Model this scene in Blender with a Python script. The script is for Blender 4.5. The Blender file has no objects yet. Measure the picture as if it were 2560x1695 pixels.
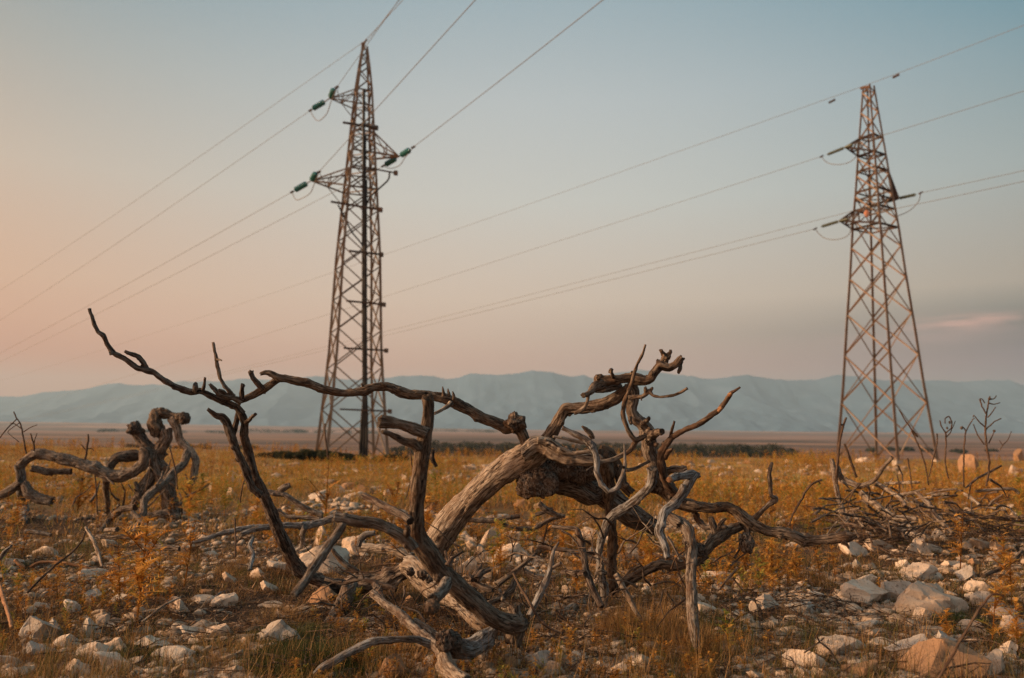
import bpy, bmesh, math, random
import numpy as np
from mathutils import Vector, Matrix

sc = bpy.context.scene
COL = sc.collection
R = math.radians
rng = np.random.default_rng(11)
random.seed(5)

# ---------------------------------------------------------------- camera
LENS = 28.0
F = LENS / 36.0 * 2560.0
CAMH = 1.2
PITCH = R(7.0)
ROLL = R(0.5)
cam_d = bpy.data.cameras.new("camera")
cam = bpy.data.objects.new("camera", cam_d)
COL.objects.link(cam)
cam_d.lens = LENS
cam_d.sensor_width = 36.0
cam_d.clip_start = 0.05
cam_d.clip_end = 40000
CROT = Matrix.Rotation(R(90) + PITCH, 3, 'X') @ Matrix.Rotation(ROLL, 3, 'Z')
cam.matrix_world = Matrix.Translation((0, 0, CAMH)) @ CROT.to_4x4()
cam_d.dof.use_dof = True
cam_d.dof.focus_distance = 5.2
cam_d.dof.aperture_fstop = 1.7
sc.camera = cam

# ---------------------------------------------------------------- colour helpers
def s2l(r, g, b):
    o = []
    for c in (r, g, b):
        c /= 255.0
        o.append(c / 12.92 if c <= 0.04045 else ((c + 0.055) / 1.055) ** 2.4)
    return (o[0], o[1], o[2], 1.0)

# ---------------------------------------------------------------- light and sky
SUN_AZ = R(-98)      # measured from +Y, negative is to the left of the view
SUN_EL = R(17)
sun_vec = Vector((math.sin(SUN_AZ) * math.cos(SUN_EL), math.cos(SUN_AZ) * math.cos(SUN_EL), math.sin(SUN_EL)))
sd = bpy.data.lights.new("sun", 'SUN')
sd.energy = 5.0
sd.angle = R(2.0)
sd.color = (1.0, 0.63, 0.36)
so = bpy.data.objects.new("sun", sd)
COL.objects.link(so)
so.rotation_euler = sun_vec.to_track_quat('Z', 'Y').to_euler()

w = bpy.data.worlds.new("World")
sc.world = w
w.use_nodes = True
nt = w.node_tree
nt.nodes.clear()
N = nt.nodes.new
L = nt.links.new
def math_n(tree, op, a=None, b=None, c=None, clamp=False):
    n = tree.nodes.new('ShaderNodeMath'); n.operation = op; n.use_clamp = clamp
    for i, v in enumerate((a, b, c)):
        if v is None: continue
        if isinstance(v, (int, float)): n.inputs[i].default_value = v
        else: tree.links.new(v, n.inputs[i])
    return n.outputs[0]
def ramp_n(tree, fac, stops, interp='LINEAR'):
    n = tree.nodes.new('ShaderNodeValToRGB')
    cr = n.color_ramp; cr.interpolation = interp
    while len(cr.elements) < len(stops): cr.elements.new(0.5)
    for e, (p, c) in zip(cr.elements, stops):
        e.position = p; e.color = c
    tree.links.new(fac, n.inputs[0])
    return n.outputs[0]
def mix_n(tree, fac, a, b, mode='MIX'):
    n = tree.nodes.new('ShaderNodeMix'); n.data_type = 'RGBA'; n.blend_type = mode
    for sock, v in ((n.inputs[0], fac), (n.inputs[6], a), (n.inputs[7], b)):
        if isinstance(v, (int, float)): sock.default_value = v
        elif isinstance(v, tuple): sock.default_value = v
        else: tree.links.new(v, sock)
    return n.outputs[2]
tc = N('ShaderNodeTexCoord')
sx = N('ShaderNodeSeparateXYZ'); L(tc.outputs['Generated'], sx.inputs[0])
X, Y, Z = sx.outputs
zz = math_n(nt, 'MULTIPLY', Z, 2.0, clamp=True)
SKYZ = [0.085, 0.125, 0.169, 0.2875, 0.40, 0.50]
SKYC = {'left': [(0.4673, 0.0978, 0.02), (0.4775, 0.1918, 0.0974), (0.4588, 0.251, 0.1526), (0.3341, 0.2925, 0.2412), (0.1617, 0.2279, 0.2368), (0.02, 0.161, 0.228)], 'mid': [(0.5229, 0.2407, 0.1557), (0.5153, 0.3227, 0.2278), (0.5415, 0.395, 0.2954), (0.4562, 0.4404, 0.3961), (0.3682, 0.3973, 0.3983), (0.2454, 0.32, 0.3537)], 'right': [(0.1289, 0.0478, 0.0717), (0.02, 0.02, 0.02), (0.3084, 0.2404, 0.1775), (0.2585, 0.2949, 0.2847), (0.1508, 0.2411, 0.2751), (0.0328, 0.1703, 0.2377)]}
def sky_ramp(cs):
    return ramp_n(nt, zz, [(z_ * 2, tuple(c) + (1.0,)) for z_, c in zip(SKYZ, cs)])
left, mid, right = [sky_ramp(SKYC[k]) for k in ('left', 'mid', 'right')]
hlen = math_n(nt, 'SQRT', math_n(nt, 'ADD', math_n(nt, 'MULTIPLY', X, X), math_n(nt, 'MULTIPLY', Y, Y)))
az = math_n(nt, 'DIVIDE', X, math_n(nt, 'ADD', hlen, 0.001))
t_ = math_n(nt, 'MULTIPLY', math_n(nt, 'ADD', math_n(nt, 'MULTIPLY', az, 0.5 * 1.75), 0.5), 1.0, clamp=True)
t_ = math_n(nt, 'SUBTRACT', math_n(nt, 'MULTIPLY', t_, 2.0), 1.0)      # -1 left edge, 0 centre, 1 right edge
t2_ = math_n(nt, 'MULTIPLY', t_, t_)
wl = math_n(nt, 'MULTIPLY', math_n(nt, 'SUBTRACT', t2_, t_), 0.5)
wr = math_n(nt, 'MULTIPLY', math_n(nt, 'ADD', t2_, t_), 0.5)
wm = math_n(nt, 'SUBTRACT', 1.0, t2_)
def vscale(c_, f_):
    n = N('ShaderNodeVectorMath'); n.operation = 'SCALE'; L(c_, n.inputs[0]); L(f_, n.inputs['Scale']); return n.outputs[0]
def vadd(a_, b_):
    n = N('ShaderNodeVectorMath'); n.operation = 'ADD'; L(a_, n.inputs[0]); L(b_, n.inputs[1]); return n.outputs[0]
grad = vadd(vadd(vscale(left, wl), vscale(mid, wm)), vscale(right, wr))
sky = N('ShaderNodeTexSky'); sky.sky_type = 'NISHITA'; sky.sun_disc = False
sky.sun_elevation = SUN_EL; sky.sun_rotation = SUN_AZ
sky.air_density = 1.0; sky.dust_density = 2.0
skys = mix_n(nt, 1.0, sky.outputs[0], (0.10, 0.10, 0.10, 1), 'MULTIPLY')
col = mix_n(nt, 0.06, grad, skys)
# warm glow of the sky around the low sun, outside the frame on the left
vd = N('ShaderNodeVectorMath'); vd.operation = 'DOT_PRODUCT'
L(tc.outputs['Generated'], vd.inputs[0]); vd.inputs[1].default_value = tuple(sun_vec)
gl = math_n(nt, 'EXPONENT', math_n(nt, 'MULTIPLY', math_n(nt, 'SUBTRACT', vd.outputs['Value'], 1.0), 6.0))
glc = mix_n(nt, 1.0, (2.6, 1.25, 0.55, 1), gl, 'MULTIPLY')
col = mix_n(nt, 1.0, col, glc, 'ADD')
# thin pink streaks of cloud low on the right
ell = N('ShaderNodeMapping'); ell.vector_type = 'POINT'
L(tc.outputs['Generated'], ell.inputs[0]); ell.inputs['Scale'].default_value = (9, 9, 70)
cn = N('ShaderNodeTexNoise'); L(ell.outputs[0], cn.inputs['Vector']); cn.inputs['Scale'].default_value = 1.6; cn.inputs['Detail'].default_value = 5
def gauss(v, mu, sg):
    d = math_n(nt, 'DIVIDE', math_n(nt, 'SUBTRACT', v, mu), sg)
    return math_n(nt, 'EXPONENT', math_n(nt, 'MULTIPLY', math_n(nt, 'MULTIPLY', d, d), -1.0))
cw = math_n(nt, 'MULTIPLY', gauss(az, 0.50, 0.040), gauss(Z, 0.130, 0.008))
cw2 = math_n(nt, 'MULTIPLY', gauss(az, 0.47, 0.09), gauss(Z, 0.118, 0.014))
cm = math_n(nt, 'MULTIPLY', math_n(nt, 'MULTIPLY', math_n(nt, 'SUBTRACT', cn.outputs[0], 0.44), 2.6, clamp=True), cw)
cm2 = math_n(nt, 'MULTIPLY', math_n(nt, 'MULTIPLY', cn.outputs[0], 0.5), cw2)
col = mix_n(nt, cm2, col, s2l(196, 150, 140))
col = mix_n(nt, cm, col, s2l(222, 160, 140))
hs = N('ShaderNodeHueSaturation'); L(col, hs.inputs['Color']); hs.inputs['Value'].default_value = 1.0
bg = N('ShaderNodeBackground'); L(hs.outputs[0], bg.inputs[0]); bg.inputs[1].default_value = 1.0
wo = N('ShaderNodeOutputWorld'); L(bg.outputs[0], wo.inputs[0])

sc.view_settings.view_transform = 'Standard'
sc.view_settings.look = 'None'
sc.view_settings.exposure = 0.45
sc.view_settings.gamma = 1.0
sc.render.engine = 'CYCLES'
sc.cycles.use_denoising = True
sc.cycles.denoising_prefilter = 'NONE'
sc.cycles.max_bounces = 5
sc.cycles.diffuse_bounces = 2
sc.cycles.glossy_bounces = 2
sc.cycles.transmission_bounces = 3
sc.cycles.volume_bounces = 0
sc.cycles.sample_clamp_indirect = 3.0
sc.cycles.sample_clamp_direct = 12.0
sc.cycles.transparent_max_bounces = 6

# ---------------------------------------------------------------- noise
def _h(ix, iy, iz):
    h = (ix * np.int64(374761393) + iy * np.int64(668265263) + iz * np.int64(2147483647 - 873)) & 0xffffffff
    h = ((h ^ (h >> 13)) * np.int64(1274126177)) & 0xffffffff
    return ((h ^ (h >> 16)) & 0xffff) / 32767.5 - 1.0
def vn(x, y, z=0.0):
    x, y, z = np.broadcast_arrays(np.asarray(x, float), np.asarray(y, float), np.asarray(z, float))
    fx, fy, fz = np.floor(x), np.floor(y), np.floor(z)
    ix, iy, iz = fx.astype(np.int64), fy.astype(np.int64), fz.astype(np.int64)
    tx, ty, tz = x - fx, y - fy, z - fz
    tx, ty, tz = [t * t * (3 - 2 * t) for t in (tx, ty, tz)]
    o = 0
    for a in (0, 1):
        for b in (0, 1):
            for c in (0, 1):
                o = o + _h(ix + a, iy + b, iz + c) * (tx if a else 1 - tx) * (ty if b else 1 - ty) * (tz if c else 1 - tz)
    return o
def fbm(x, y, z=0.0, o=4, s=0.0):
    r = 0; a = 1.0; k = 1.0
    for i in range(o):
        r = r + a * vn(np.asarray(x) * k + 17.3 * i + s, np.asarray(y) * k - 9.1 * i, np.asarray(z) * k + 5.7 * i)
        a *= 0.5; k *= 2.03
    return r
def sstep(a, b, x):
    t = np.clip((x - a) / (b - a), 0, 1)
    return t * t * (3 - 2 * t)

# ---------------------------------------------------------------- object helpers
def tag(o, label=None, cat=None, group=None, kind=None):
    if label: o['label'] = label
    if cat: o['category'] = cat
    if group: o['group'] = group
    if kind: o['kind'] = kind
    return o
def empty(name, loc, label=None, cat=None, group=None):
    o = bpy.data.objects.new(name, None); COL.objects.link(o); o.location = loc
    o.empty_display_size = 0.1
    return tag(o, label, cat, group)
def link_mesh(name, V, Fc, mat, parent=None, smooth=True, attrs=None):
    """V (n,3) array; Fc list of faces or (m,3)/(m,4) array or a list of such arrays."""
    me = bpy.data.meshes.new(name)
    V = np.asarray(V, np.float32)
    arrs = Fc if isinstance(Fc, list) and len(Fc) and isinstance(Fc[0], np.ndarray) else None
    if isinstance(Fc, np.ndarray): arrs = [Fc]
    if arrs is not None:
        arrs = [a for a in arrs if len(a)]
        loops = np.concatenate([a.ravel() for a in arrs]).astype(np.int32)
        sizes = np.concatenate([np.full(len(a), a.shape[1], np.int32) for a in arrs])
        starts = np.concatenate([[0], np.cumsum(sizes)[:-1]]).astype(np.int32)
        me.vertices.add(len(V)); me.vertices.foreach_set('co', V.ravel())
        me.loops.add(len(loops)); me.loops.foreach_set('vertex_index', loops)
        me.polygons.add(len(sizes)); me.polygons.foreach_set('loop_start', starts)
        me.update(calc_edges=True)
        me.validate()
    else:
        me.from_pydata([tuple(v) for v in V], [], [tuple(f) for f in Fc]); me.update()
    if smooth: me.polygons.foreach_set('use_smooth', np.ones(len(me.polygons), bool))
    for k, (typ, a) in (attrs or {}).items():
        at = me.attributes.new(k, typ, 'POINT')
        at.data.foreach_set('vector' if typ == 'FLOAT_VECTOR' else 'value', np.asarray(a, np.float32).ravel())
    if mat: me.materials.append(mat)
    o = bpy.data.objects.new(name, me); COL.objects.link(o)
    if parent is not None: o.parent = parent
    return o

# ---------------------------------------------------------------- terrain
def terr(x, y):
    x = np.asarray(x, float); y = np.asarray(y, float)
    r = np.hypot(x, y)
    near = 1 - sstep(40, 70, y)
    z = 0.045 * fbm(x * 0.55, y * 0.55, 0, 3) + 0.012 * fbm(x * 3.1, y * 3.1, 2, 3)
    z = z + near * (0.16 * sstep(14, 40, y) * fbm(x * 0.09, y * 0.09, 4, 2) + 0.5 * sstep(-4, -26, x) * sstep(18, 40, y))
    z = z - 4.6 * sstep(44, 150, y)
    z = z + 0.7 * sstep(120, 300, y) * fbm(x * 0.004, y * 0.016, 3, 3)
    side = 27 + 9 * sstep(500, -2000, x) + 2.0 * fbm(x * 0.0012, 3.3, 0, 3)
    z = z + (side + 4.6) * sstep(380, 3100, y) - 40 * sstep(3150, 4300, y)
    z = z + 2.2 * sstep(600, 1500, y) * fbm(x * 0.0013, y * 0.004, 7, 3) * (1 - sstep(3000, 3400, y))
    return z

def ray(px, py):
    d = CROT @ Vector(((px - 1280.0) / F, -(py - 847.5) / F, -1.0))
    return d
def P(px, py, Yd):
    d = ray(px, py); t = Yd / d.y
    return Vector((d.x * t, Yd, CAMH + d.z * t))
_ys = np.concatenate([np.geomspace(1.5, 60, 500)])
def gdist(px, py):
    d = ray(px, py); t = _ys / d.y
    h = CAMH + d.z * t - terr(d.x * t, _ys)
    k = np.nonzero(h < 0)[0]
    return float(_ys[k[0]]) if len(k) else 60.0
def G(px, py):
    Yd = gdist(px, py); p = P(px, py, Yd); p.z = float(terr(p.x, p.y)); return p
# ---------------------------------------------------------------- materials
def new_mat(name, rough=0.9):
    m = bpy.data.materials.new(name); m.use_nodes = True
    t = m.node_tree; b = t.nodes['Principled BSDF']
    b.inputs['Roughness'].default_value = rough
    b.inputs['Specular IOR Level'].default_value = 0.25
    return m, t, b
def attr(t, name, vec=True):
    n = t.nodes.new('ShaderNodeAttribute'); n.attribute_name = name
    return n.outputs['Vector'] if vec else n.outputs['Fac']
def noise_n(t, vec, scale, detail=4, rough=0.55, sc_=None, dist=0.0):
    if sc_:
        mp = t.nodes.new('ShaderNodeMapping'); t.links.new(vec, mp.inputs[0]); mp.inputs['Scale'].default_value = sc_
        vec = mp.outputs[0]
    n = t.nodes.new('ShaderNodeTexNoise'); t.links.new(vec, n.inputs['Vector'])
    n.inputs['Scale'].default_value = scale; n.inputs['Detail'].default_value = detail
    n.inputs['Roughness'].default_value = rough; n.inputs['Distortion'].default_value = dist
    return n.outputs[0]
def bump_n(t, b, h, strength, dist):
    n = t.nodes.new('ShaderNodeBump'); n.inputs['Strength'].default_value = strength; n.inputs['Distance'].default_value = dist
    t.links.new(h, n.inputs['Height']); t.links.new(n.outputs[0], b.inputs['Normal'])

def wood_mat(name, light, mid_, dark, warm, bump=0.9, crack=1.0):
    m, t, b = new_mat(name, 0.88)
    g = attr(t, 'grain')
    pos = t.nodes.new('ShaderNodeNewGeometry').outputs['Position']
    fib = noise_n(t, g, 90, 6, 0.65, (1, 1, 0.13), 0.6)
    fib2 = noise_n(t, g, 34, 4, 0.6, (1, 1, 0.10), 0.9)
    blot = noise_n(t, pos, 11, 5, 0.65)
    blot2 = noise_n(t, pos, 3.2, 3, 0.5)
    spk = noise_n(t, g, 150, 3, 0.6, (1, 1, 0.6))
    c = ramp_n(t, fib, [(0.38, dark), (0.47, mid_), (0.56, light)])
    c = mix_n(t, math_n(t, 'MULTIPLY', math_n(t, 'SUBTRACT', blot, 0.47), 4.0, clamp=True), c, warm)
    c = mix_n(t, math_n(t, 'MULTIPLY', math_n(t, 'SUBTRACT', blot2, 0.50), 3.5, clamp=True), c, mix_n(t, 1.0, c, (0.62, 0.55, 0.50, 1), 'MULTIPLY'))
    cr = math_n(t, 'MULTIPLY', math_n(t, 'SUBTRACT', 0.40, fib2), 9.0 * crack, clamp=True)
    c = mix_n(t, cr, c, (dark[0] * 0.35, dark[1] * 0.32, dark[2] * 0.32, 1))
    sp = math_n(t, 'MULTIPLY', math_n(t, 'SUBTRACT', spk, 0.66), 12.0, clamp=True)
    c = mix_n(t, sp, c, (0.30, 0.28, 0.25, 1))
    t.links.new(c, b.inputs['Base Color'])
    h = math_n(t, 'SUBTRACT', math_n(t, 'ADD', fib, math_n(t, 'MULTIPLY', fib2, 0.9)), math_n(t, 'MULTIPLY', cr, 0.8))
    bump_n(t, b, h, bump, 0.011)
    return m
W_grey = wood_mat('weathered_wood', (0.25, 0.215, 0.18, 1), (0.115, 0.086, 0.063, 1), (0.030, 0.020, 0.014, 1), (0.105, 0.062, 0.038, 1))
W_pale = wood_mat('bleached_wood', (0.38, 0.325, 0.265, 1), (0.185, 0.142, 0.105, 1), (0.032, 0.022, 0.016, 1), (0.21, 0.145, 0.095, 1))
W_dark = wood_mat('dark_bark', (0.17, 0.14, 0.115, 1), (0.060, 0.044, 0.034, 1), (0.014, 0.009, 0.007, 1), (0.075, 0.038, 0.021, 1))
W_brown = wood_mat('brown_bark', (0.20, 0.158, 0.120, 1), (0.080, 0.056, 0.040, 1), (0.016, 0.011, 0.008, 1), (0.105, 0.062, 0.037, 1))
W_blue = wood_mat('silver_wood', (0.29, 0.295, 0.295, 1), (0.125, 0.115, 0.105, 1), (0.028, 0.021, 0.017, 1), (0.12, 0.082, 0.058, 1))
W_burl = wood_mat('burl_bark', (0.27, 0.225, 0.185, 1), (0.105, 0.077, 0.056, 1), (0.020, 0.013, 0.010, 1), (0.11, 0.062, 0.036, 1), 1.0, 1.3)
W_twig = wood_mat('twig_bark', (0.12, 0.082, 0.056, 1), (0.060, 0.037, 0.025, 1), (0.018, 0.011, 0.008, 1), (0.085, 0.046, 0.027, 1), 0.6, 0.3)

def rock_mat(name, a, b_, c_, lichen=0.5, objspace=True):
    m, t, b = new_mat(name, 0.92)
    tcn = t.nodes.new('ShaderNodeTexCoord')
    oi = t.nodes.new('ShaderNodeObjectInfo')
    pos = t.nodes.new('ShaderNodeNewGeometry').outputs['Position']
    vec = pos
    n1 = noise_n(t, vec, 6.5, 5, 0.6)
    n2 = noise_n(t, vec, 30, 6, 0.7)
    n3 = noise_n(t, vec, 110, 3, 0.6)
    base = mix_n(t, math_n(t, 'MULTIPLY', math_n(t, 'SUBTRACT', n1, 0.40), 4.0, clamp=True), a, b_)
    if objspace:
        base = mix_n(t, math_n(t, 'MULTIPLY', oi.outputs['Random'], 0.75), base, c_)
    else:
        rn = attr(t, 'tone', False)
        base = mix_n(t, math_n(t, 'MULTIPLY', rn, 0.9), base, c_)
    lf = math_n(t, 'MULTIPLY', math_n(t, 'MULTIPLY', math_n(t, 'SUBTRACT', n2, 0.54), 9.0, clamp=True), lichen)
    base = mix_n(t, lf, base, (0.16, 0.125, 0.10, 1))
    df = math_n(t, 'MULTIPLY', math_n(t, 'MULTIPLY', math_n(t, 'SUBTRACT', 0.42, n2), 8.0, clamp=True), 0.5)
    base = mix_n(t, df, base, (0.10, 0.058, 0.032, 1))
    t.links.new(base, b.inputs['Base Color'])
    bump_n(t, b, math_n(t, 'ADD', n2, math_n(t, 'MULTIPLY', n3, 0.4)), 0.7, 0.012)
    return m
K_cream = rock_mat('limestone', (0.66, 0.56, 0.45, 1), (0.54, 0.41, 0.30, 1), (0.40, 0.30, 0.22, 1))
K_grey = rock_mat('grey_limestone', (0.42, 0.38, 0.33, 1), (0.30, 0.25, 0.20, 1), (0.50, 0.43, 0.36, 1), 0.9)
K_tan = rock_mat('tan_stone', (0.30, 0.175, 0.095, 1), (0.24, 0.135, 0.07, 1), (0.34, 0.215, 0.13, 1), 0.35)
K_rub = rock_mat('rubble_stone', (0.56, 0.46, 0.36, 1), (0.44, 0.33, 0.23, 1), (0.20, 0.14, 0.095, 1), 0.5, False)

def plant_mat(name, stops, trans=0.35):
    m, t, b = new_mat(name, 0.75)
    tone = attr(t, 'tone', False)
    c = ramp_n(t, tone, stops)
    t.links.new(c, b.inputs['Base Color'])
    tr = t.nodes.new('ShaderNodeBsdfTranslucent'); t.links.new(c, tr.inputs[0])
    mx = t.nodes.new('ShaderNodeMixShader'); mx.inputs[0].default_value = trans
    out = t.nodes['Material Output']
    t.links.new(b.outputs[0], mx.inputs[1]); t.links.new(tr.outputs[0], mx.inputs[2]); t.links.new(mx.outputs[0], out.inputs[0])
    return m
V_grass = plant_mat('dry_grass_blades', [(0.0, (0.045, 0.024, 0.011, 1)), (0.3, (0.17, 0.088, 0.034, 1)), (0.55, (0.35, 0.195, 0.068, 1)), (0.78, (0.50, 0.32, 0.14, 1)), (0.86, (0.13, 0.12, 0.032, 1)), (1.0, (0.060, 0.078, 0.020, 1))])
V_green = plant_mat('green_grass_blades', [(0.0, (0.022, 0.034, 0.010, 1)), (0.6, (0.050, 0.070, 0.018, 1)), (0.85, (0.10, 0.09, 0.028, 1)), (1.0, (0.21, 0.125, 0.04, 1))])
V_thistle = plant_mat('dry_thistle_leaf', [(0.0, (0.085, 0.040, 0.015, 1)), (0.3, (0.47, 0.205, 0.038, 1)), (0.7, (0.67, 0.375, 0.082, 1)), (0.84, (0.33, 0.30, 0.055, 1)), (1.0, (0.19, 0.22, 0.045, 1))])
V_litter = plant_mat('dead_leaf_litter', [(0.0, (0.035, 0.017, 0.009, 1)), (0.5, (0.14, 0.068, 0.030, 1)), (0.8, (0.34, 0.19, 0.092, 1)), (1.0, (0.55, 0.38, 0.22, 1))], 0.1)
V_dark = plant_mat('dark_shrub_leaf', [(0.0, (0.018, 0.022, 0.010, 1)), (0.6, (0.035, 0.042, 0.016, 1)), (1.0, (0.075, 0.062, 0.022, 1))], 0.15)
V_far = plant_mat('far_tree_leaf', [(0.0, (0.012, 0.018, 0.009, 1)), (0.6, (0.022, 0.030, 0.014, 1)), (1.0, (0.040, 0.044, 0.020, 1))], 0.1)

def steel_mat(name, a, b_, rust, amt, rough=0.7):
    m, t, b = new_mat(name, rough)
    pos = t.nodes.new('ShaderNodeNewGeometry').outputs['Position']
    n1 = noise_n(t, pos, 1.3, 6, 0.7); n2 = noise_n(t, pos, 14, 3, 0.6)
    c = mix_n(t, n2, a, b_)
    c = mix_n(t, math_n(t, 'MULTIPLY', math_n(t, 'SUBTRACT', n1, 0.5 - amt), 5.0, clamp=True), c, rust)
    t.links.new(c, b.inputs['Base Color'])
    b.inputs['Metallic'].default_value = 0.15
    return m
M_steel = steel_mat('rusty_galvanised_steel', (0.27, 0.22, 0.17, 1), (0.18, 0.142, 0.108, 1), (0.16, 0.10, 0.06, 1), 0.08)
M_dark = steel_mat('dark_steel', (0.075, 0.06, 0.05, 1), (0.05, 0.042, 0.038, 1), (0.10, 0.048, 0.026, 1), 0.05)
M_red = steel_mat('red_oxide_steel', (0.27, 0.205, 0.15, 1), (0.19, 0.14, 0.10, 1), (0.17, 0.10, 0.06, 1), 0.08)
M_wire, _t, _b = new_mat('aluminium_conductor', 0.5)
_b.inputs['Base Color'].default_value = (0.15, 0.14, 0.13, 1); _b.inputs['Metallic'].default_value = 0.2
M_cable, _t, _b = new_mat('black_cable_sheath', 0.55)
_b.inputs['Base Color'].default_value = (0.018, 0.016, 0.015, 1)
M_glass, _t, _b = new_mat('teal_insulator_glass', 0.12)
_b.inputs['Base Color'].default_value = (0.006, 0.125, 0.130, 1); _b.inputs['Specular IOR Level'].default_value = 0.6
M_porc, _t, _b = new_mat('olive_insulator_glaze', 0.3)
_b.inputs['Base Color'].default_value = (0.05, 0.06, 0.04, 1)
M_dish, _t, _b = new_mat('pinkish_dish', 0.6)
_b.inputs['Base Color'].default_value = (0.55, 0.24, 0.14, 1)
W_cut = wood_mat('sawn_wood', (0.34, 0.19, 0.10, 1), (0.23, 0.12, 0.06, 1), (0.09, 0.045, 0.025, 1), (0.26, 0.13, 0.06, 1), 0.4, 0.3)

# ground
m, t, b = new_mat('stony_soil', 0.97)
M_ground = m
pos = t.nodes.new('ShaderNodeNewGeometry').outputs['Position']
sp = t.nodes.new('ShaderNodeSeparateXYZ'); t.links.new(pos, sp.inputs[0])
na = noise_n(t, pos, 1.4, 5, 0.6); nb = noise_n(t, pos, 9, 6, 0.65); nc = noise_n(t, pos, 55, 5, 0.7)
c = ramp_n(t, nb, [(0.34, (0.012, 0.007, 0.004, 1)), (0.5, (0.050, 0.026, 0.013, 1)), (0.66, (0.135, 0.076, 0.038, 1))])
c = mix_n(t, math_n(t, 'MULTIPLY', math_n(t, 'SUBTRACT', nc, 0.56), 7, clamp=True), c, (0.20, 0.135, 0.085, 1))
c = mix_n(t, math_n(t, 'MULTIPLY', math_n(t, 'SUBTRACT', na, 0.52), 4, clamp=True), c, mix_n(t, 0.6, c, (0.038, 0.036, 0.014, 1)))
midc = ramp_n(t, noise_n(t, pos, 0.8, 5, 0.65), [(0.35, (0.16, 0.08, 0.025, 1)), (0.5, (0.32, 0.17, 0.045, 1)), (0.62, (0.28, 0.21, 0.05, 1)), (0.75, (0.42, 0.32, 0.20, 1))])
fm = t.nodes.new('ShaderNodeMapRange'); fm.interpolation_type = 'SMOOTHSTEP'
t.links.new(sp.outputs[1], fm.inputs[0]); fm.inputs[1].default_value = 9; fm.inputs[2].default_value = 24
c = mix_n(t, fm.outputs[0], c, midc)
# far plain: brown heath, dry-stone field strips, paler rock further off
st = noise_n(t, pos, 1.0, 4, 0.60, (0.0004, 0.0020, 0.0))
st_n = noise_n(t, pos, 1.0, 4, 0.60, (0.0018, 0.0105, 0.0))
f4 = t.nodes.new('ShaderNodeMapRange'); t.links.new(sp.outputs[1], f4.inputs[0]); f4.inputs[1].default_value = 450; f4.inputs[2].default_value = 800
st = mix_n(t, f4.outputs[0], st_n, st)
st2 = noise_n(t, pos, 1.0, 6, 0.75, (0.0022, 0.012, 0.0))
farc = ramp_n(t, st, [(0.36, (0.022, 0.018, 0.014, 1)), (0.43, (0.120, 0.064, 0.040, 1)), (0.49, (0.26, 0.135, 0.078, 1)), (0.54, (0.035, 0.026, 0.019, 1)), (0.61, (0.30, 0.165, 0.10, 1))])
farc = mix_n(t, math_n(t, 'MULTIPLY', math_n(t, 'SUBTRACT', st2, 0.56), 5, clamp=True), farc, (0.045, 0.040, 0.026, 1))
f3 = t.nodes.new('ShaderNodeMapRange'); f3.interpolation_type = 'SMOOTHSTEP'
t.links.new(sp.outputs[1], f3.inputs[0]); f3.inputs[1].default_value = 900; f3.inputs[2].default_value = 1700
pal = ramp_n(t, noise_n(t, pos, 1.0, 5, 0.6, (0.0008, 0.0022, 0.0)), [(0.40, (0.09, 0.085, 0.075, 1)), (0.5, (0.22, 0.135, 0.105, 1)), (0.60, (0.36, 0.23, 0.175, 1))])
farc = mix_n(t, f3.outputs[0], farc, pal)
f2 = t.nodes.new('ShaderNodeMapRange'); f2.interpolation_type = 'SMOOTHSTEP'
t.links.new(sp.outputs[1], f2.inputs[0]); f2.inputs[1].default_value = 43; f2.inputs[2].default_value = 70
c = mix_n(t, f2.outputs[0], c, farc)
t.links.new(c, b.inputs['Base Color'])
bump_n(t, b, math_n(t, 'ADD', nb, math_n(t, 'MULTIPLY', nc, 0.5)), 0.8, 0.03)

m, t, b = new_mat('haze_tinted_rock', 1.0)
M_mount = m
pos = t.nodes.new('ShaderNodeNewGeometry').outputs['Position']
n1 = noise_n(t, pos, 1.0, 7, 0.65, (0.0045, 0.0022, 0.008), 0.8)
c = ramp_n(t, n1, [(0.38, (0.026, 0.072, 0.130, 1)), (0.50, (0.036, 0.088, 0.155, 1)), (0.64, (0.066, 0.120, 0.190, 1))])  # blue of the distant haze is put into the rock colour
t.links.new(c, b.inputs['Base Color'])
# ---------------------------------------------------------------- ground sheet
ys = np.concatenate([-np.geomspace(200, 0.8, 26), np.linspace(-0.4, 2.4, 8), np.geomspace(2.6, 45, 520), np.geomspace(45.6, 4400, 330)])
tt = np.linspace(-1, 1, 361); tt = np.sign(tt) * (np.abs(tt) * 0.72 + 0.28 * np.abs(tt) ** 3)
hw = np.where(ys < 2.6, 5 + 1.4 * np.abs(ys - 2.6), 5 + 1.15 * (ys - 2.6))
XX = tt[None, :] * hw[:, None]
YY = np.repeat(ys[:, None], len(tt), 1)
ZZ = terr(XX, YY)
V = np.stack([XX, YY, ZZ], -1).reshape(-1, 3)
nr, ncol = XX.shape
ii = np.arange((nr - 1) * ncol).reshape(nr - 1, ncol)[:, :-1].ravel()
Fq = np.stack([ii, ii + 1, ii + 1 + ncol, ii + ncol], 1)
tag(link_mesh('ground', V, Fq, M_ground), 'stony brown heath stretching flat towards the mountains', 'ground', kind='structure')

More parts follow.
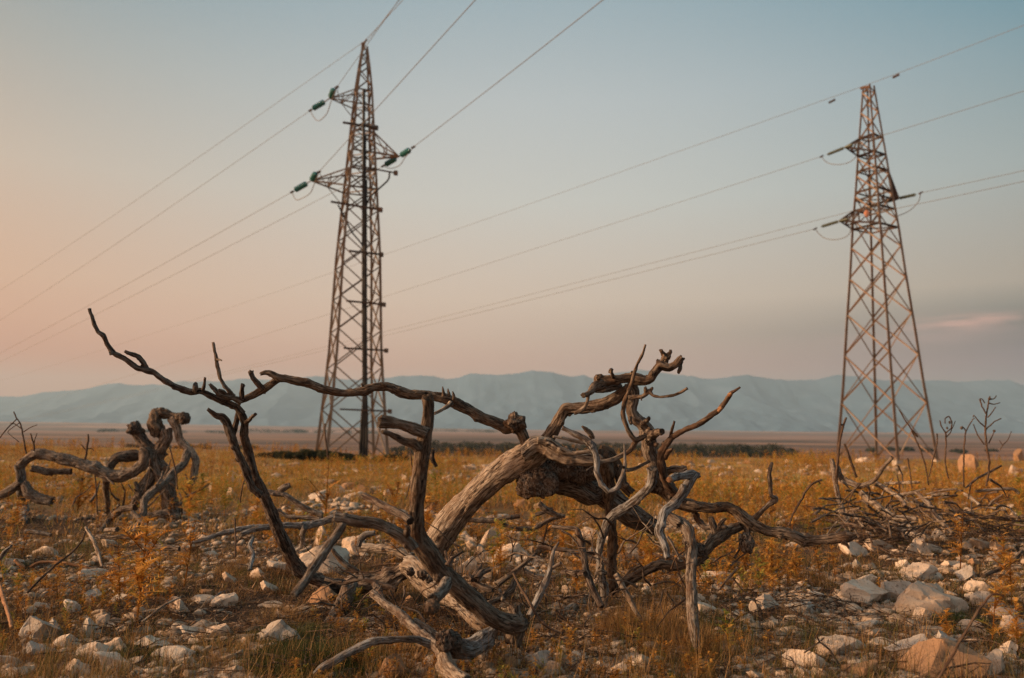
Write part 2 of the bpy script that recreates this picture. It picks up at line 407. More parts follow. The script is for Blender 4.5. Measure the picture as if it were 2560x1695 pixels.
# ---------------------------------------------------------------- mountains
RID = [(-700, 1030), (-400, 1012), (-150, 1000), (0, 991), (108, 980), (200, 972), (270, 964), (360, 966), (430, 961), (594, 950), (700, 953), (800, 946), (900, 950), (1000, 940), (1100, 945), (1200, 934),
       (1280, 940), (1330, 930), (1420, 937), (1500, 942), (1600, 926), (1680, 934), (1750, 949), (1860, 943), (1930, 956), (2030, 956), (2085, 944), (2200, 953), (2300, 953), (2400, 949),
       (2480, 945), (2560, 958), (2750, 950), (2950, 965), (3200, 975)]
YR = 6200.0
rp = [P(a, b_, YR) for a, b_ in RID]
rx = np.array([p.x for p in rp]); rz = np.array([p.z for p in rp])
xs = np.linspace(-5600, 5600, 900)
ts = np.concatenate([np.linspace(0, 1, 70), 1 + np.linspace(0.03, 0.8, 20)])
Xm = np.repeat(xs[None, :], len(ts), 0)
Tm = np.repeat(ts[:, None], len(xs), 1)
Ym = 4700 + Tm * 1500 + 120 * fbm(Xm * 0.0011, Tm * 2, 0, 3) * (1 - np.abs(Tm - 1)) * (Tm > 0)
rr = np.interp(Xm, rx, rz) + 13 * fbm(Xm * 0.0050, 0.5, 0, 6) + 14 * (1 - 2 * np.abs(vn(Xm * 0.0045, 7.7)))
up = np.clip(Tm, 0, 1)
spur = 1 - np.abs(fbm(Xm * 0.0024 + 0.4 * Tm, Tm * 1.3, 2, 4))
prof = 0.50 * up ** 0.75 + 0.50 * up ** 2.6
Zm = rr * prof + 30 * fbm(Xm * 0.009, Tm * 9, 1, 4) * np.clip(1 - Tm, 0, 1) * np.clip(Tm * 8, 0, 1) + 55 * (spur - 0.6) * np.sin(np.pi * np.clip(Tm, 0, 1)) ** 0.8
Zm = np.where(Tm > 1, rr * (1 - 0.9 * (Tm - 1)), Zm) - 20 * (Tm < 0.02)
V = np.stack([Xm, Ym, Zm], -1).reshape(-1, 3)
nr, ncol = Xm.shape
ii = np.arange((nr - 1) * ncol).reshape(nr - 1, ncol)[:, :-1].ravel()
Fq = np.stack([ii, ii + 1, ii + 1 + ncol, ii + ncol], 1)
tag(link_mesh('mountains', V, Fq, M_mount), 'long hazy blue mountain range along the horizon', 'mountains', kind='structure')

# ---------------------------------------------------------------- leaf masses
def leaf_mass(n, centers, radii, size, tone_lo=0.0, tone_hi=1.0, seed=0):
    """n leaf clusters (small bent quads) spread through ellipsoids; returns V, F, tone"""
    g = np.random.default_rng(seed)
    k = g.integers(0, len(centers), n)
    C = np.asarray(centers)[k]; Rr = np.asarray(radii)[k]
    d = g.normal(size=(n, 3)); d /= np.linalg.norm(d, axis=1)[:, None]
    rad = g.uniform(0.25, 1, n) ** 0.45
    p = C + d * Rr * rad[:, None]
    a = g.normal(size=(n, 3)); a /= np.linalg.norm(a, axis=1)[:, None]
    b2 = np.cross(a, g.normal(size=(n, 3))); b2 /= np.linalg.norm(b2, axis=1)[:, None]
    s = size * g.uniform(0.5, 1.4, n)[:, None]
    V = np.stack([p - a * s, p - b2 * s * 0.45, p + a * s, p + b2 * s * 0.45], 1).reshape(-1, 3)
    Fq = np.arange(4 * n).reshape(n, 4)
    tone = np.repeat(g.uniform(tone_lo, tone_hi, n), 4)
    return V, Fq, tone
# far belt of trees behind the brow of the near ground
cs, rs = [], []
g = np.random.default_rng(3)
x = 985
while x < 1985:
    Yd = 235 + g.uniform(-8, 8)
    p = P(x, 1130, Yd); h = g.uniform(3.7, 4.7) * (0.75 if x < 1030 or x > 1960 else 1)
    z0 = float(terr(p.x, p.y))
    for q in range(2):
        cs.append((p.x + g.uniform(-1, 1), Yd + g.uniform(-3, 3), z0 + h * 0.5)); rs.append((g.uniform(1.6, 2.6), 2.0, h * 0.52))
    x += g.uniform(9, 17)
V, Fq, tn = leaf_mass(42000, cs, rs, 0.24, seed=4)
tag(link_mesh('tree_belt', V, Fq, V_far, smooth=False, attrs={'tone': ('FLOAT', tn)}), 'dark belt of low trees across the plain', 'trees', kind='stuff')
# scattered far scrub patches on the plain
cs, rs = [], []
for (x0, x1, Yd, n) in ((600, 830, 1500, 26), (250, 560, 1300, 22), (860, 980, 1400, 12), (1050, 1300, 1800, 14), (2100, 2500, 420, 12), (300, 650, 330, 14), (0, 500, 260, 10)):
    for i in range(n):
        p = P(g.uniform(x0, x1), 1100, Yd * g.uniform(0.94, 1.06)); k = Yd / 1400
        cs.append((p.x, p.y, float(terr(p.x, p.y)) + 2 * k)); rs.append((g.uniform(6, 16) * k, 8 * k, g.uniform(2, 4) * k))
V, Fq, tn = leaf_mass(16000, cs, rs, 0.9, seed=5)
tag(link_mesh('far_scrub', V, Fq, V_far, smooth=False, attrs={'tone': ('FLOAT', tn)}), 'faint dark scrub patches scattered over the far plain', 'scrub', kind='stuff')
# dark evergreen shrubs on the brow
def shrub(px0, px1, top, base, Yd, label, n, seed):
    g = np.random.default_rng(seed)
    a = P(px0, base, Yd); b_ = P(px1, base, Yd); tp = P(px0, top, Yd)
    zc = float(terr((a.x + b_.x) / 2, Yd)); H = tp.z - zc
    root = empty('dark_shrub', ((a.x + b_.x) / 2, Yd, zc), label, 'shrub', 'dark shrubs on the brow')
    cs, rs = [], []
    k = max(3, int((b_.x - a.x) / 0.45))
    for i in range(k):
        u = (i + 0.5) / k; e = math.sin(math.pi * (0.12 + 0.76 * u)) ** 0.6
        h = H * e * g.uniform(0.75, 1.05)
        cs.append((a.x + (b_.x - a.x) * u - root.location.x, g.uniform(-0.4, 0.4), h * 0.5)); rs.append(((b_.x - a.x) / k * 0.95, 0.55, h * 0.52))
    V, Fq, tn = leaf_mass(n, cs, rs, 0.05, seed=seed)
    link_mesh('foliage', V, Fq, V_dark, root, False, {'tone': ('FLOAT', tn)})
    return root
shrub(652, 905, 1122, 1166, 37.5, 'dark green spreading shrub left of the left pylon foot', 15000, 31)
shrub(940, 1010, 1132, 1166, 38.0, 'small dark shrub beside the right foot of left pylon', 3500, 32)
# ---------------------------------------------------------------- gnarled wood tubes
def catmull(Pn, n_per):
    Pn = np.asarray(Pn, float)
    if len(Pn) == 2: Pn = np.vstack([Pn[0], (Pn[0] + Pn[1]) / 2, Pn[1]])
    E = np.vstack([2 * Pn[0] - Pn[1], Pn, 2 * Pn[-1] - Pn[-2]])
    out = []
    for i in range(1, len(E) - 2):
        p0, p1, p2, p3 = E[i - 1], E[i], E[i + 1], E[i + 2]
        n = n_per[i - 1]
        t = np.linspace(0, 1, n, endpoint=False)[:, None]
        out.append(0.5 * ((2 * p1) + (-p0 + p2) * t + (2 * p0 - 5 * p1 + 4 * p2 - p3) * t ** 2 + (-p0 + 3 * p1 - 3 * p2 + p3) * t ** 3))
    out.append(E[-2][None, :])
    return np.vstack(out)
_seed = [100]
def tube_geo(pts, radii, lump=0.13, gnarl=0.12, knots=1.0, detail=1.0, wob=0.14, cap='broken', seg=None, step=None):
    _seed[0] += 1; sd_ = _seed[0]; g = np.random.default_rng(sd_)
    pts = np.asarray(pts, float); radii = np.asarray(radii, float)
    if len(pts) == 2:
        pts = np.vstack([pts[0], pts.mean(0), pts[1]]); radii = np.array([radii[0], radii.mean(), radii[1]])
    rm = float(np.median(radii))
    st = step or max(0.007, min(0.03, rm * 0.22)) / detail
    d = np.linalg.norm(np.diff(pts, axis=0), axis=1)
    n_per = np.maximum(2, np.ceil(d / st).astype(int))
    Qc = catmull(np.hstack([pts, radii[:, None]]), n_per)
    tl = np.concatenate([np.linspace(i, i + 1, n_, endpoint=False) for i, n_ in enumerate(n_per)] + [[len(pts) - 1]])
    Ql = np.stack([np.interp(tl, np.arange(len(pts)), np.hstack([pts, radii[:, None]])[:, k]) for k in range(4)], 1)
    Q = Qc * 0.45 + Ql * 0.55
    C, rad = Q[:, :3], np.maximum(Q[:, 3], 0.0012)
    s = np.concatenate([[0], np.cumsum(np.linalg.norm(np.diff(C, axis=0), axis=1))])
    # wander of the centre line
    env = np.clip(np.minimum(s, s[-1] - s) / (rm * 3 + 1e-6), 0, 1)[:, None]
    wv = np.stack([fbm(s / (rm * 5), sd_ * 3.1 + k * 7.7, 0, 3) for k in range(3)], 1)
    C = C + wv * wob * rm * env
    T = np.gradient(C, axis=0); T /= np.linalg.norm(T, axis=1)[:, None] + 1e-9
    up = np.array([0.0, 0.0, 1.0]) if abs(T[0, 2]) < 0.9 else np.array([1.0, 0, 0])
    u = np.cross(T[0], up); u /= np.linalg.norm(u)
    U = [u]
    for i in range(1, len(C)):
        u = U[-1] - T[i] * np.dot(U[-1], T[i]); u /= np.linalg.norm(u) + 1e-9; U.append(u)
    U = np.array(U); W = np.cross(T, U)
    ns = seg or int(np.clip(2 * math.pi * rm / 0.0085 * detail, 8, 60))
    th = np.linspace(0, 2 * math.pi, ns, endpoint=False)
    tw = th[None, :] + (s[:, None] * g.uniform(-0.8, 0.8))
    rr = rad[:, None] * np.ones((1, ns))
    cx, cy = np.cos(tw), np.sin(tw)
    q = s[:, None] / rm
    f = 1 + lump * fbm(cx * 0.8 + sd_, cy * 0.8, q * 0.45, 3)
    f = f + 0.10 * lump / 0.13 * vn(q * 0.6 + sd_, cx * 0 + 1.5, 0)
    fl = fbm(cx * 2.6 + sd_, cy * 2.6, q * 0.28, 3)
    f = f + gnarl * 0.55 * fl + 0.055 * fbm(cx * 1.7 + sd_, cy * 1.7, q * 1.25, 3)
    crack = np.clip(1 - np.abs(vn(cx * 2.2 + 9 + sd_, cy * 2.2, q * 0.22)) * 9, 0, 1) ** 1.5
    f = f - gnarl * 1.1 * crack
    nk = int(knots * s[-1] / (rm * 5.5) + g.uniform(0, 1))
    for _ in range(nk):
        ks, kt, kr = g.uniform(0.03, 0.97) * s[-1], g.uniform(0, 2 * math.pi), rm * g.uniform(0.35, 0.85)
        da = np.angle(np.exp(1j * (th[None, :] - kt))) * rad[:, None]
        e2 = ((s[:, None] - ks) ** 2 + da ** 2) / kr ** 2
        f = f + g.uniform(0.25, 0.75) * np.exp(-e2 * 2.6) - 0.32 * np.exp(-e2 * 14)
    rr = rr * f
    if cap == 'broken':
        k = max(2, int(0.5 * rad[-1] / st))
    V = C[:, None, :] + rr[:, :, None] * (np.cos(th)[None, :, None] * U[:, None, :] + np.sin(th)[None, :, None] * W[:, None, :])
    grain = np.stack([rr * cx, rr * cy, np.repeat(s[:, None], ns, 1) + sd_ * 0.73], -1)
    n = len(C)
    if cap == 'broken':
        jag = rad[-1] * 0.55 * (vn(np.cos(th) * 2.4 + sd_, np.sin(th) * 2.4, 3.3))
        V[-1] += jag[:, None] * T[-1][None, :]
        jag0 = rad[0] * 0.35 * (vn(np.cos(th) * 2.4 + sd_, np.sin(th) * 2.4, 9.3))
        V[0] += jag0[:, None] * T[0][None, :]
    V = V.reshape(-1, 3); gr = grain.reshape(-1, 3)
    a = np.arange(n - 1)[:, None] * ns + np.arange(ns)[None, :]
    b_ = np.arange(n - 1)[:, None] * ns + (np.arange(ns)[None, :] + 1) % ns
    Fq = np.stack([a, b_, b_ + ns, a + ns], -1).reshape(-1, 4)
    # end caps: an inner ring sunk a little and a centre
    tris, quads, ex, eg = [], [Fq], [], []
    base = len(V)
    for end, sign in ((n - 1, 1), (0, -1)):
        ring = end * ns + np.arange(ns)
        c = C[end]
        inner = c + (V[ring] - c) * 0.62 - T[end] * sign * rad[end] * 0.10 + T[end] * sign * (rad[end] * 0.18 * g.normal(size=(ns, 1)))
        i0 = base + len(ex) 
        ex.extend(list(inner)); eg.extend(list(gr[ring] * 0.6))
        ic = base + len(ex)
        ex.append(c - T[end] * sign * rad[end] * 0.15); eg.append(gr[ring[0]] * 0)
        r2 = i0 + np.arange(ns); nx = (np.arange(ns) + 1) % ns
        if sign > 0:
            quads.append(np.stack([ring, ring[nx], r2[nx], r2], 1)); tris.append(np.stack([r2, r2[nx], np.full(ns, ic)], 1))
        else:
            quads.append(np.stack([ring[nx], ring, r2, r2[nx]], 1)); tris.append(np.stack([r2[nx], r2, np.full(ns, ic)], 1))
    V = np.vstack([V, np.array(ex)]); gr = np.vstack([gr, np.array(eg)])
    return V, [np.vstack(quads), np.vstack(tris)], gr

ORG = {'1': (200, 740), '2': (600, 880), '3': (1000, 880), '4': (1300, 840), '5': (1700, 920), '6': (660, 1195), '7': (1000, 1195), '8': (1400, 1195), '9': (0, 1000), 'A': (2060, 960), 'B': (1860, 1295), 'C': (0, 1295)}
def trace(spec, Y0, Y1=None, seat=True):
    """spec: '4 x,y,r x,y,r ...' (a new region letter switches the frame); returns world points, radii (m)"""
    reg = None; raw = []
    for tok in spec.split():
        if len(tok) == 1: reg = tok; continue
        v = [float(q) for q in tok.split(',')]
        k = 3.383 if reg in 'BC' else 3.136
        ox, oy = ORG[reg]
        raw.append((ox + v[0] / k, oy + v[1] / k, v[2] / k, v[3] if len(v) > 3 else None))
    Y1 = Y0 if Y1 is None else Y1
    L_ = [0.0]
    for a, b_ in zip(raw, raw[1:]): L_.append(L_[-1] + math.hypot(a[0] - b_[0], a[1] - b_[1]))
    P_, R_ = [], []
    for (x, y, r, yd), l in zip(raw, L_):
        Yd = yd if yd is not None else Y0 + (Y1 - Y0) * l / max(L_[-1], 1)
        if seat and y > 1150:
            Yd = min(Yd, gdist(x, y + r * 0.55))
        P_.append(P(x, y, Yd)); R_.append(r * (Yd * math.cos(PITCH) + (P_[-1].z - CAMH) * math.sin(PITCH)) / F)
    return [np.array(p) for p in P_], R_
def branch(name, spec, Y0, Y1, mat, root, parent=None, label=None, rs=1.0, **kw):
    P_, R_ = trace(spec, Y0, Y1)
    R_ = [r * rs for r in R_]
    V, Fc, gr = tube_geo(P_, R_, **kw)
    base = np.array(root.location)
    if parent is None: parent = root
    o = link_mesh(name, V - base, Fc, mat, parent, True, {'grain': ('FLOAT_VECTOR', gr)})
    if label: o['label'] = label
    return o
def ball(name, c, r, mat, root, squash=(1, 1, 1), amp=0.25, lev=4, freq=2.0):
    bm = bmesh.new(); bmesh.ops.create_icosphere(bm, subdivisions=lev, radius=1)
    V = np.array([v.co for v in bm.verts]); Fc = np.array([[v.index for v in f.verts] for f in bm.faces]); bm.free()
    _seed[0] += 1; s_ = _seed[0]
    f = 1 + amp * fbm(V[:, 0] * freq + s_, V[:, 1] * freq, V[:, 2] * freq, 4) - amp * 0.8 * np.clip(1 - np.abs(vn(V[:, 0] * 3 + s_, V[:, 1] * 3, V[:, 2] * 3)) * 6, 0, 1)
    V = V * f[:, None] * r * np.array(squash)
    W_ = V + np.array(c) - np.array(root.location)
    return link_mesh(name, W_, Fc, mat, root, True, {'grain': ('FLOAT_VECTOR', V * np.array([1, 1, 5.0]))})
# ================================================================ the uprooted tree in the middle
g0 = G(1130, 1420)
TREE = empty('fallen_tree', g0, 'large gnarled dead tree lying uprooted in the centre, its bare limbs reaching left and right', 'dead tree')
B = lambda name, spec, Y0, Y1, mat, **kw: branch(name, spec, Y0, Y1, mat, TREE, **{**dict(rs=0.94, knots=1.5), **kw})
# thick leaning trunk
trunk = B('trunk', '3 230,1600,108 290,1490,112 380,1350,116 480,1235,112 580,1130,106 680,1035,106 780,950,112 880,880,122 980,830,120 1070,790,104 1130,750,84 1175,715,66', 5.9, 5.25, W_pale, lump=0.11, gnarl=0.16, detail=1.3, wob=0.1, knots=1.4, label='pale furrowed trunk leaning up to the right')
ball('burl', P(1338, 1200, 5.42), 0.128, W_burl, TREE, (1.1, 0.9, 1.05), 0.24, 5)
ball('burl', P(1395, 1160, 5.5), 0.125, W_burl, TREE, (1.25, 0.85, 0.95), 0.22, 5)
ball('burl', P(1450, 1172, 5.55), 0.115, W_burl, TREE, (1.3, 0.85, 0.9), 0.2, 5)
B('branch', '3 1000,940,96 1120,990,118 1260,1010,126 1390,1055,124 1500,1130,120 4 620,1225,116 730,1305,110 850,1375,104 960,1440,92 1080,1510,74', 5.55, 5.9, W_burl, lump=0.22, gnarl=0.2, detail=1.3, label='dark blistered limb slumping down to the right')
# peeled limb towards the right
B('branch', '3 960,800,66 1060,730,72 1150,745,78 1230,800,72 1310,840,58 1400,845,52 1500,845,48 4 640,970,42', 5.2, 5.15, W_pale, gnarl=0.24, lump=0.12, detail=1.3, label='pale peeled limb with a split running along it')
B('branch', '3 1080,690,34 1180,710,36 1250,760,30 1340,795,20 1440,785,18 1520,770,14', 5.12, 5.1, W_pale, gnarl=0.22)
# long limb over to the left
long_ = B('branch', '3 1020,790,56 985,700,50 945,620,56 900,575,60 830,590,50 740,550,48 650,510,46 560,460,43 480,420,44 380,372,50 290,355,42 2 1450,335,40 1350,330,42 1260,310,44 1150,272,36 1050,275,34 980,298,40 900,315,32 800,320,32 720,305,34 620,280,34 520,240,36 400,215,34 310,200,34 240,166,25 200,160,19 160,172,15', 5.3, 5.0, W_brown, gnarl=0.17, lump=0.13, wob=0.15, knots=1.1, label='long brown limb arching over to the left')
ball('knot', P(1286, 1056, 5.22), 0.062, W_brown, TREE, (1.1, 1, 1), 0.35, 4)
B('branch', '2 250,250,26 310,205,30 260,240,30 200,285,32 100,340,30 20,372,28 1 1250,815,26', 5.06, 5.15, W_brown, gnarl=0.15, wob=0.1)
B('twig', '1 1435,730,25 1385,680,22 1352,640,20 1340,605,22 1338,586,24', 5.06, 5.0, W_dark, parent=long_)
B('twig', '1 1340,590,16 1322,600,9', 5.0, 5.0, W_dark, parent=long_)
B('twig', '3 400,400,22 365,430,19 320,458,15 265,486,11', 5.15, 5.05, W_pale, parent=long_)
for sp in ('3 345,345,20 338,305,12 334,270,4', '3 385,345,18 378,310,10 376,286,4', '3 425,370,20 420,335,11 412,308,4', '2 970,285,18 960,262,12 956,246,6', '2 1150,265,14 1120,250,9 1102,236,4'):
    B('splinter', sp, 5.1, 5.08, W_brown, parent=long_, knots=0, gnarl=0.3)
# upright left limb and its fork
up_ = B('branch', '6 620,850,60 480,828,52 380,790,50 290,735,56 230,655,56 180,560,52 130,450,50 80,330,46 30,210,44 -22,95,40 1 1380,1430,38 1340,1320,36 1310,1200,38 1285,1100,34 1290,1000,32 1268,930,34 1235,875,28', 6.1, 5.15, W_dark, gnarl=0.17, lump=0.12, wob=0.12, label='dark upright limb on the left')
B('branch', '1 1420,1560,30 1350,1500,32 1310,1400,32 1262,1290,32 1215,1180,34 1182,1080,33 1160,1000,34 1120,950,31 1060,930,23 1000,886,14', 5.35, 5.1, W_dark, gnarl=0.2, parent=up_)
B('branch', '1 1200,1080,26 1225,1000,26 1238,930,24 1250,880,22', 5.25, 5.18, W_dark)
b1 = B('branch', '1 1275,920,28 1235,875,28 1180,850,31 1080,810,29 990,765,25 940,742,26 875,752,31 770,718,25 660,660,24 580,600,24 520,578,28 440,560,23 350,495,22 265,447,21 215,380,18 182,310,21 140,280,17 112,220,15 95,160,14 80,125,14 74,98,14', 5.15, 4.75, W_dark, gnarl=0.14, wob=0.15, knots=1.3, label='thin dark limb rising to the far left tip')
B('twig', '1 525,580,24 500,530,22 455,475,21 400,453,18 352,432,12', 4.95, 4.85, W_dark, parent=b1)
B('twig', '1 265,447,15 235,452,14', 4.85, 4.83, W_dark, parent=b1)
B('twig', '1 960,745,18 974,700,13 980,640,10', 5.05, 5.0, W_dark, parent=b1)
B('twig', '1 900,745,20 905,715,24 905,690,20', 5.02, 4.95, W_blue, parent=b1)
b2 = B('branch', '1 1265,830,36 1205,800,24 1150,790,23 1090,770,21 1050,725,18 1016,690,11', 5.12, 5.0, W_grey, wob=0.1)
B('twig', '1 1200,790,24 1170,745,19 1130,700,17 1100,640,17 1080,560,16 1070,490,16 1055,430,13 1043,363,11', 5.1, 5.0, W_grey, parent=b2, knots=0.6, label='grey upright shoot with a single thorn')
B('twig', '1 1075,495,13 1092,498,10 1112,507,5', 5.02, 5.0, W_grey, parent=b2)
B('twig', '1 1150,775,16 1120,745,16 1088,735,10', 5.08, 5.0, W_grey, parent=b2)
B('twig', '1 1270,800,22 1270,750,20 1275,690,17', 5.1, 5.05, W_dark)
B('twig', '1 1305,990,20 1340,960,16 1378,925,12', 5.2, 5.1, W_dark)
# knotted root mass on the ground, left
B('root', '6 380,800,46 500,850,60 620,860,76 740,830,84 860,820,78 970,790,74 1070,740,70 1150,690,66', 6.2, 6.0, W_burl, lump=0.28, gnarl=0.3, label='knotted root mass spreading over the ground')
B('root', '6 680,850,60 640,930,56 600,1010,56 540,1100,50 490,1150,40', 5.9, 5.3, W_grey, lump=0.2, gnarl=0.25)
B('root', '6 480,790,16 620,830,15 760,790,20 900,830,24 1040,880,24', 5.8, 5.7, W_dark)
B('root', '6 870,830,26 900,880,26 930,960,28', 5.6, 5.4, W_dark)
# hollow broken root behind the front branch
hol = B('root', '6 1120,680,72 1180,700,84 1260,770,90 1320,850,84 7 330,900,78 430,960,74 540,1060,70 650,1150,58 740,1230,50', 5.6, 4.95, W_pale, lump=0.18, gnarl=0.28, detail=1.1, label='broad pale root running under the front branch')
for (x, y, r) in ((1150, 735, 34), (1250, 760, 40), (1300, 800, 30)):
    ball('hollow', P(660 + x / 3.136, 1195 + y / 3.136, 5.28), r * 5.3 / F / 3.136 * 0.9, W_dark, TREE, (1, 0.7, 1), 0.5, 3)  # solid dark lumps stand in for shade inside the root's openings
# ---- upper right crown of gnarled limbs
c1 = B('branch', '4 200,830,70 240,770,58 290,690,52 330,610,48 362,565,46 430,565,48 500,565,50 580,552,50 660,530,50 740,490,50 810,440,50 880,395,46', 5.25, 5.1, W_brown, gnarl=0.22, lump=0.14, detail=1.2, wob=0.12, label='stout limb rising from the trunk to the upper knot')
c2 = B('branch', '4 600,395,36 625,350,42 700,345,40 780,335,38 850,325,42 920,340,52 980,350,42 1030,335,36 1060,280,38 1105,228,40 1170,245,34 1220,225,30 1255,185,30 1275,168,26', 5.08, 4.95, W_brown, gnarl=0.22, lump=0.16, detail=1.2, wob=0.1, label='knobbly topmost limb with stubby cut ends')
for sp in ('4 1115,225,34 1140,175,32 1150,150,28', '4 1135,160,22 1112,130,18 1102,110,16', '4 1155,155,22 1176,132,20 1182,112,13', '4 1080,235,20 1080,205,17 1080,190,15', '4 1262,200,20 1256,240,16 1248,275,17 1245,292,10',
           '4 735,325,20 715,285,15 717,258,17', '4 700,285,10 706,262,7', '4 618,345,22 612,320,18', '4 870,300,16 880,282,12'):
    B('knob', sp, 5.02, 4.98, W_dark if 'x' in sp else W_brown, parent=c2, gnarl=0.3, lump=0.25, knots=0, wob=0.05)
B('branch', '4 640,380,42 590,400,40 555,435,30 525,455,24 495,466,24', 5.04, 4.9, W_brown, parent=c1, lump=0.2)
B('twig', '4 535,460,15 530,500,13 515,545,16 480,580,20 425,605,17', 4.95, 5.0, W_grey, parent=c1)
B('branch', '4 590,425,22 660,420,34 720,400,34 790,385,26', 5.12, 5.12, W_blue, parent=c1, knots=0)
tw = B('branch', '4 985,66,9 960,140,12 920,220,13 892,300,15 872,380,14 850,450,17 822,510,20 806,600,20 825,690,20 862,770,21 905,815,24 950,800,24 985,780,20', 4.85, 5.0, W_brown, knots=0.8, wob=0.12, label='thin shoot crossing the upper knot')
B('twig', '4 850,482,17 900,480,18 960,475,17 990,452,18 1012,432,22 1040,466,13 1100,478,11 1200,465,12 1262,440,13 1312,410,13', 4.88, 4.75, W_brown, parent=tw, knots=0.5)
B('twig', '4 985,450,15 985,415,17 982,402,12', 4.84, 4.82, W_brown, parent=tw)
B('twig', '4 1015,440,18 1032,415,16 1040,403,10', 4.84, 4.82, W_brown, parent=tw)
B('twig', '4 950,480,10 952,505,5', 4.84, 4.82, W_brown, parent=tw, knots=0)
c3 = B('branch', '4 855,380,52 880,440,56 880,510,50 875,590,40 905,650,48 960,700,52 1000,750,56 1010,830,60 1015,910,62 1045,980,62 1065,1060,64 1105,1150,68 1180,1240,66', 5.1, 5.2, W_grey, gnarl=0.24, lump=0.15, detail=1.2, wob=0.12, label='twisting grey limb hanging from the upper knot')
B('knob', '4 985,670,18 1003,655,18 1010,645,16', 5.05, 4.95, W_dark, parent=c3, knots=0)
B('knob', '4 1040,770,40 1080,755,28 1112,750,26', 5.05, 4.9, W_brown, parent=c3, lump=0.25, knots=0)
B('knob', '4 1060,850,20 1078,848,12', 5.0, 4.95, W_dark, parent=c3, knots=0)
B('twig', '4 860,640,20 870,690,12', 5.05, 5.0, W_brown, parent=c3, knots=0)
# limb dropping from it to the ground
ball('knot', P(1300 + 1120 / 3.136, 840 + 1185 / 3.136, 5.2), 0.062, W_burl, TREE, (1.2, 0.9, 1.0), 0.3, 4)
ball('knot', P(1300 + 1010 / 3.136, 840 + 790 / 3.136, 5.08), 0.042, W_burl, TREE, (0.9, 0.9, 1.3), 0.3, 4)
c4 = B('branch', '4 1040,1040,46 1030,1130,38 985,1215,36 900,1290,36 820,1350,38 745,1395,42 8 426,287,40 372,350,38 340,430,34 316,520,31 310,620,30 310,720,34 330,800,36 350,900,34 345,1000,28', 5.1, 5.5, W_blue, gnarl=0.16, wob=0.15, label='grey silvery limb curving down to the left')
B('twig', '8 270,750,10 320,740,30 370,745,12', 4.85, 4.85, W_grey, parent=c4)
c5 = B('branch', '4 640,920,54 670,1000,56 690,1070,58 700,1180,52 690,1260,46 8 385,150,36 385,230,36 400,330,38 410,480,40 402,620,40 396,740,40 420,850,42', 5.35, 5.95, W_brown, gnarl=0.25, lump=0.15, label='brown upright limb dropping to the ground behind the silvery one')
B('branch', '4 620,900,44 700,930,44 750,1010,46 780,1090,44 800,1160,40 870,1230,36', 5.45, 5.5, W_brown, gnarl=0.3, lump=0.2)
# thin fork in front of the peeled limb
c6 = B('branch', '4 330,716,18 420,765,24 505,805,27 560,860,33 590,920,28 605,1000,26 602,1060,24 640,1160,22 695,1222,22 760,1190,22 802,1110,18 822,1020,17 820,920,11 818,842,7', 4.95, 4.9, W_blue, wob=0.15, knots=1.1, label='pale forked twig hooking up in front of the trunk')
B('twig', '4 258,788,10 350,800,14 430,825,15 510,838,15', 4.9, 4.95, W_pale, parent=c6)
B('twig', '4 487,708,10 520,735,18 550,765,22 570,800,22', 4.88, 4.93, W_grey, parent=c6)
B('twig', '4 828,1052,15 900,1040,15 960,1012,15 1012,982,13', 4.9, 5.05, W_brown, parent=c6)
B('twig', '4 770,1015,8 815,1030,12', 4.88, 4.9, W_dark, parent=c6)
B('twig', '4 610,985,20 700,975,20 790,945,21 860,905,22 892,850,22 930,805,22', 5.0, 5.05, W_grey)
B('twig', '4 600,1020,10 560,1030,8 520,1055,5', 4.95, 4.9, W_dark, knots=0)
# long shoot to the right
c7 = B('branch', '4 1230,1250,34 1160,1180,34 1125,1110,34 1110,1040,34 1105,960,34 1120,900,34 1150,850,28 1200,790,25 1290,735,25 1380,700,25 1450,660,24 1510,610,24 5 314,319,22 380,230,21 405,195,17 430,180,12 472,150,9', 5.1, 4.7, W_twig, wob=0.12, knots=0.9, label='reddish shoot sweeping up to a pointed tip on the right')
B('knot', '5 300,340,12 315,322,22 330,310,10', 4.78, 4.74, W_cut, parent=c7, knots=0)
B('knot', '5 375,225,10 392,208,20 408,200,8', 4.74, 4.70, W_cut, parent=c7, knots=0)
B('twig', '4 1178,800,15 1192,735,12 1210,668,9', 4.95, 4.9, W_twig, parent=c7)
B('twig', '4 1140,960,22 1160,905,20 1198,885,9', 4.98, 4.9, W_twig, parent=c7)
B('twig', '4 1120,880,20 1125,850,18 1130,830,12', 4.98, 4.95, W_dark, parent=c7)
# cut stubs at the right-hand knot
k1 = B('branch', '4 1175,1125,30 1215,1105,32 1290,1095,34 1345,1085,38 1395,1090,26', 4.75, 5.0, W_blue, wob=0.05, knots=0.5, label='short grey stub with a sawn orange end')
ball('sawn_end', P(1300 + 1172 / 3.136, 840 + 1126 / 3.136, 4.735), 0.018, W_cut, TREE, (1, 0.35, 1), 0.06, 3)
B('branch', '4 1140,1060,30 1210,1045,32 1270,1045,26 1308,1032,14', 5.05, 5.0, W_burl, lump=0.25)
B('branch', '4 1370,1085,36 1310,1170,40 1262,1250,44 1200,1315,44 1135,1370,40 1112,1450,38 8 776,427,38 800,480,34 830,560,30 838,630,22', 4.95, 4.7, W_blue, gnarl=0.15, label='blue-grey limb dropping from the sawn stub')
B('twig', '8 840,460,16 880,520,13 920,600,13 935,640,10', 4.85, 4.8, W_grey)
B('branch', '4 1060,1130,50 1110,1200,58 1190,1260,60 1280,1320,54 1420,1345,44 1500,1340,42', 5.3, 5.25, W_burl, lump=0.2, gnarl=0.28)
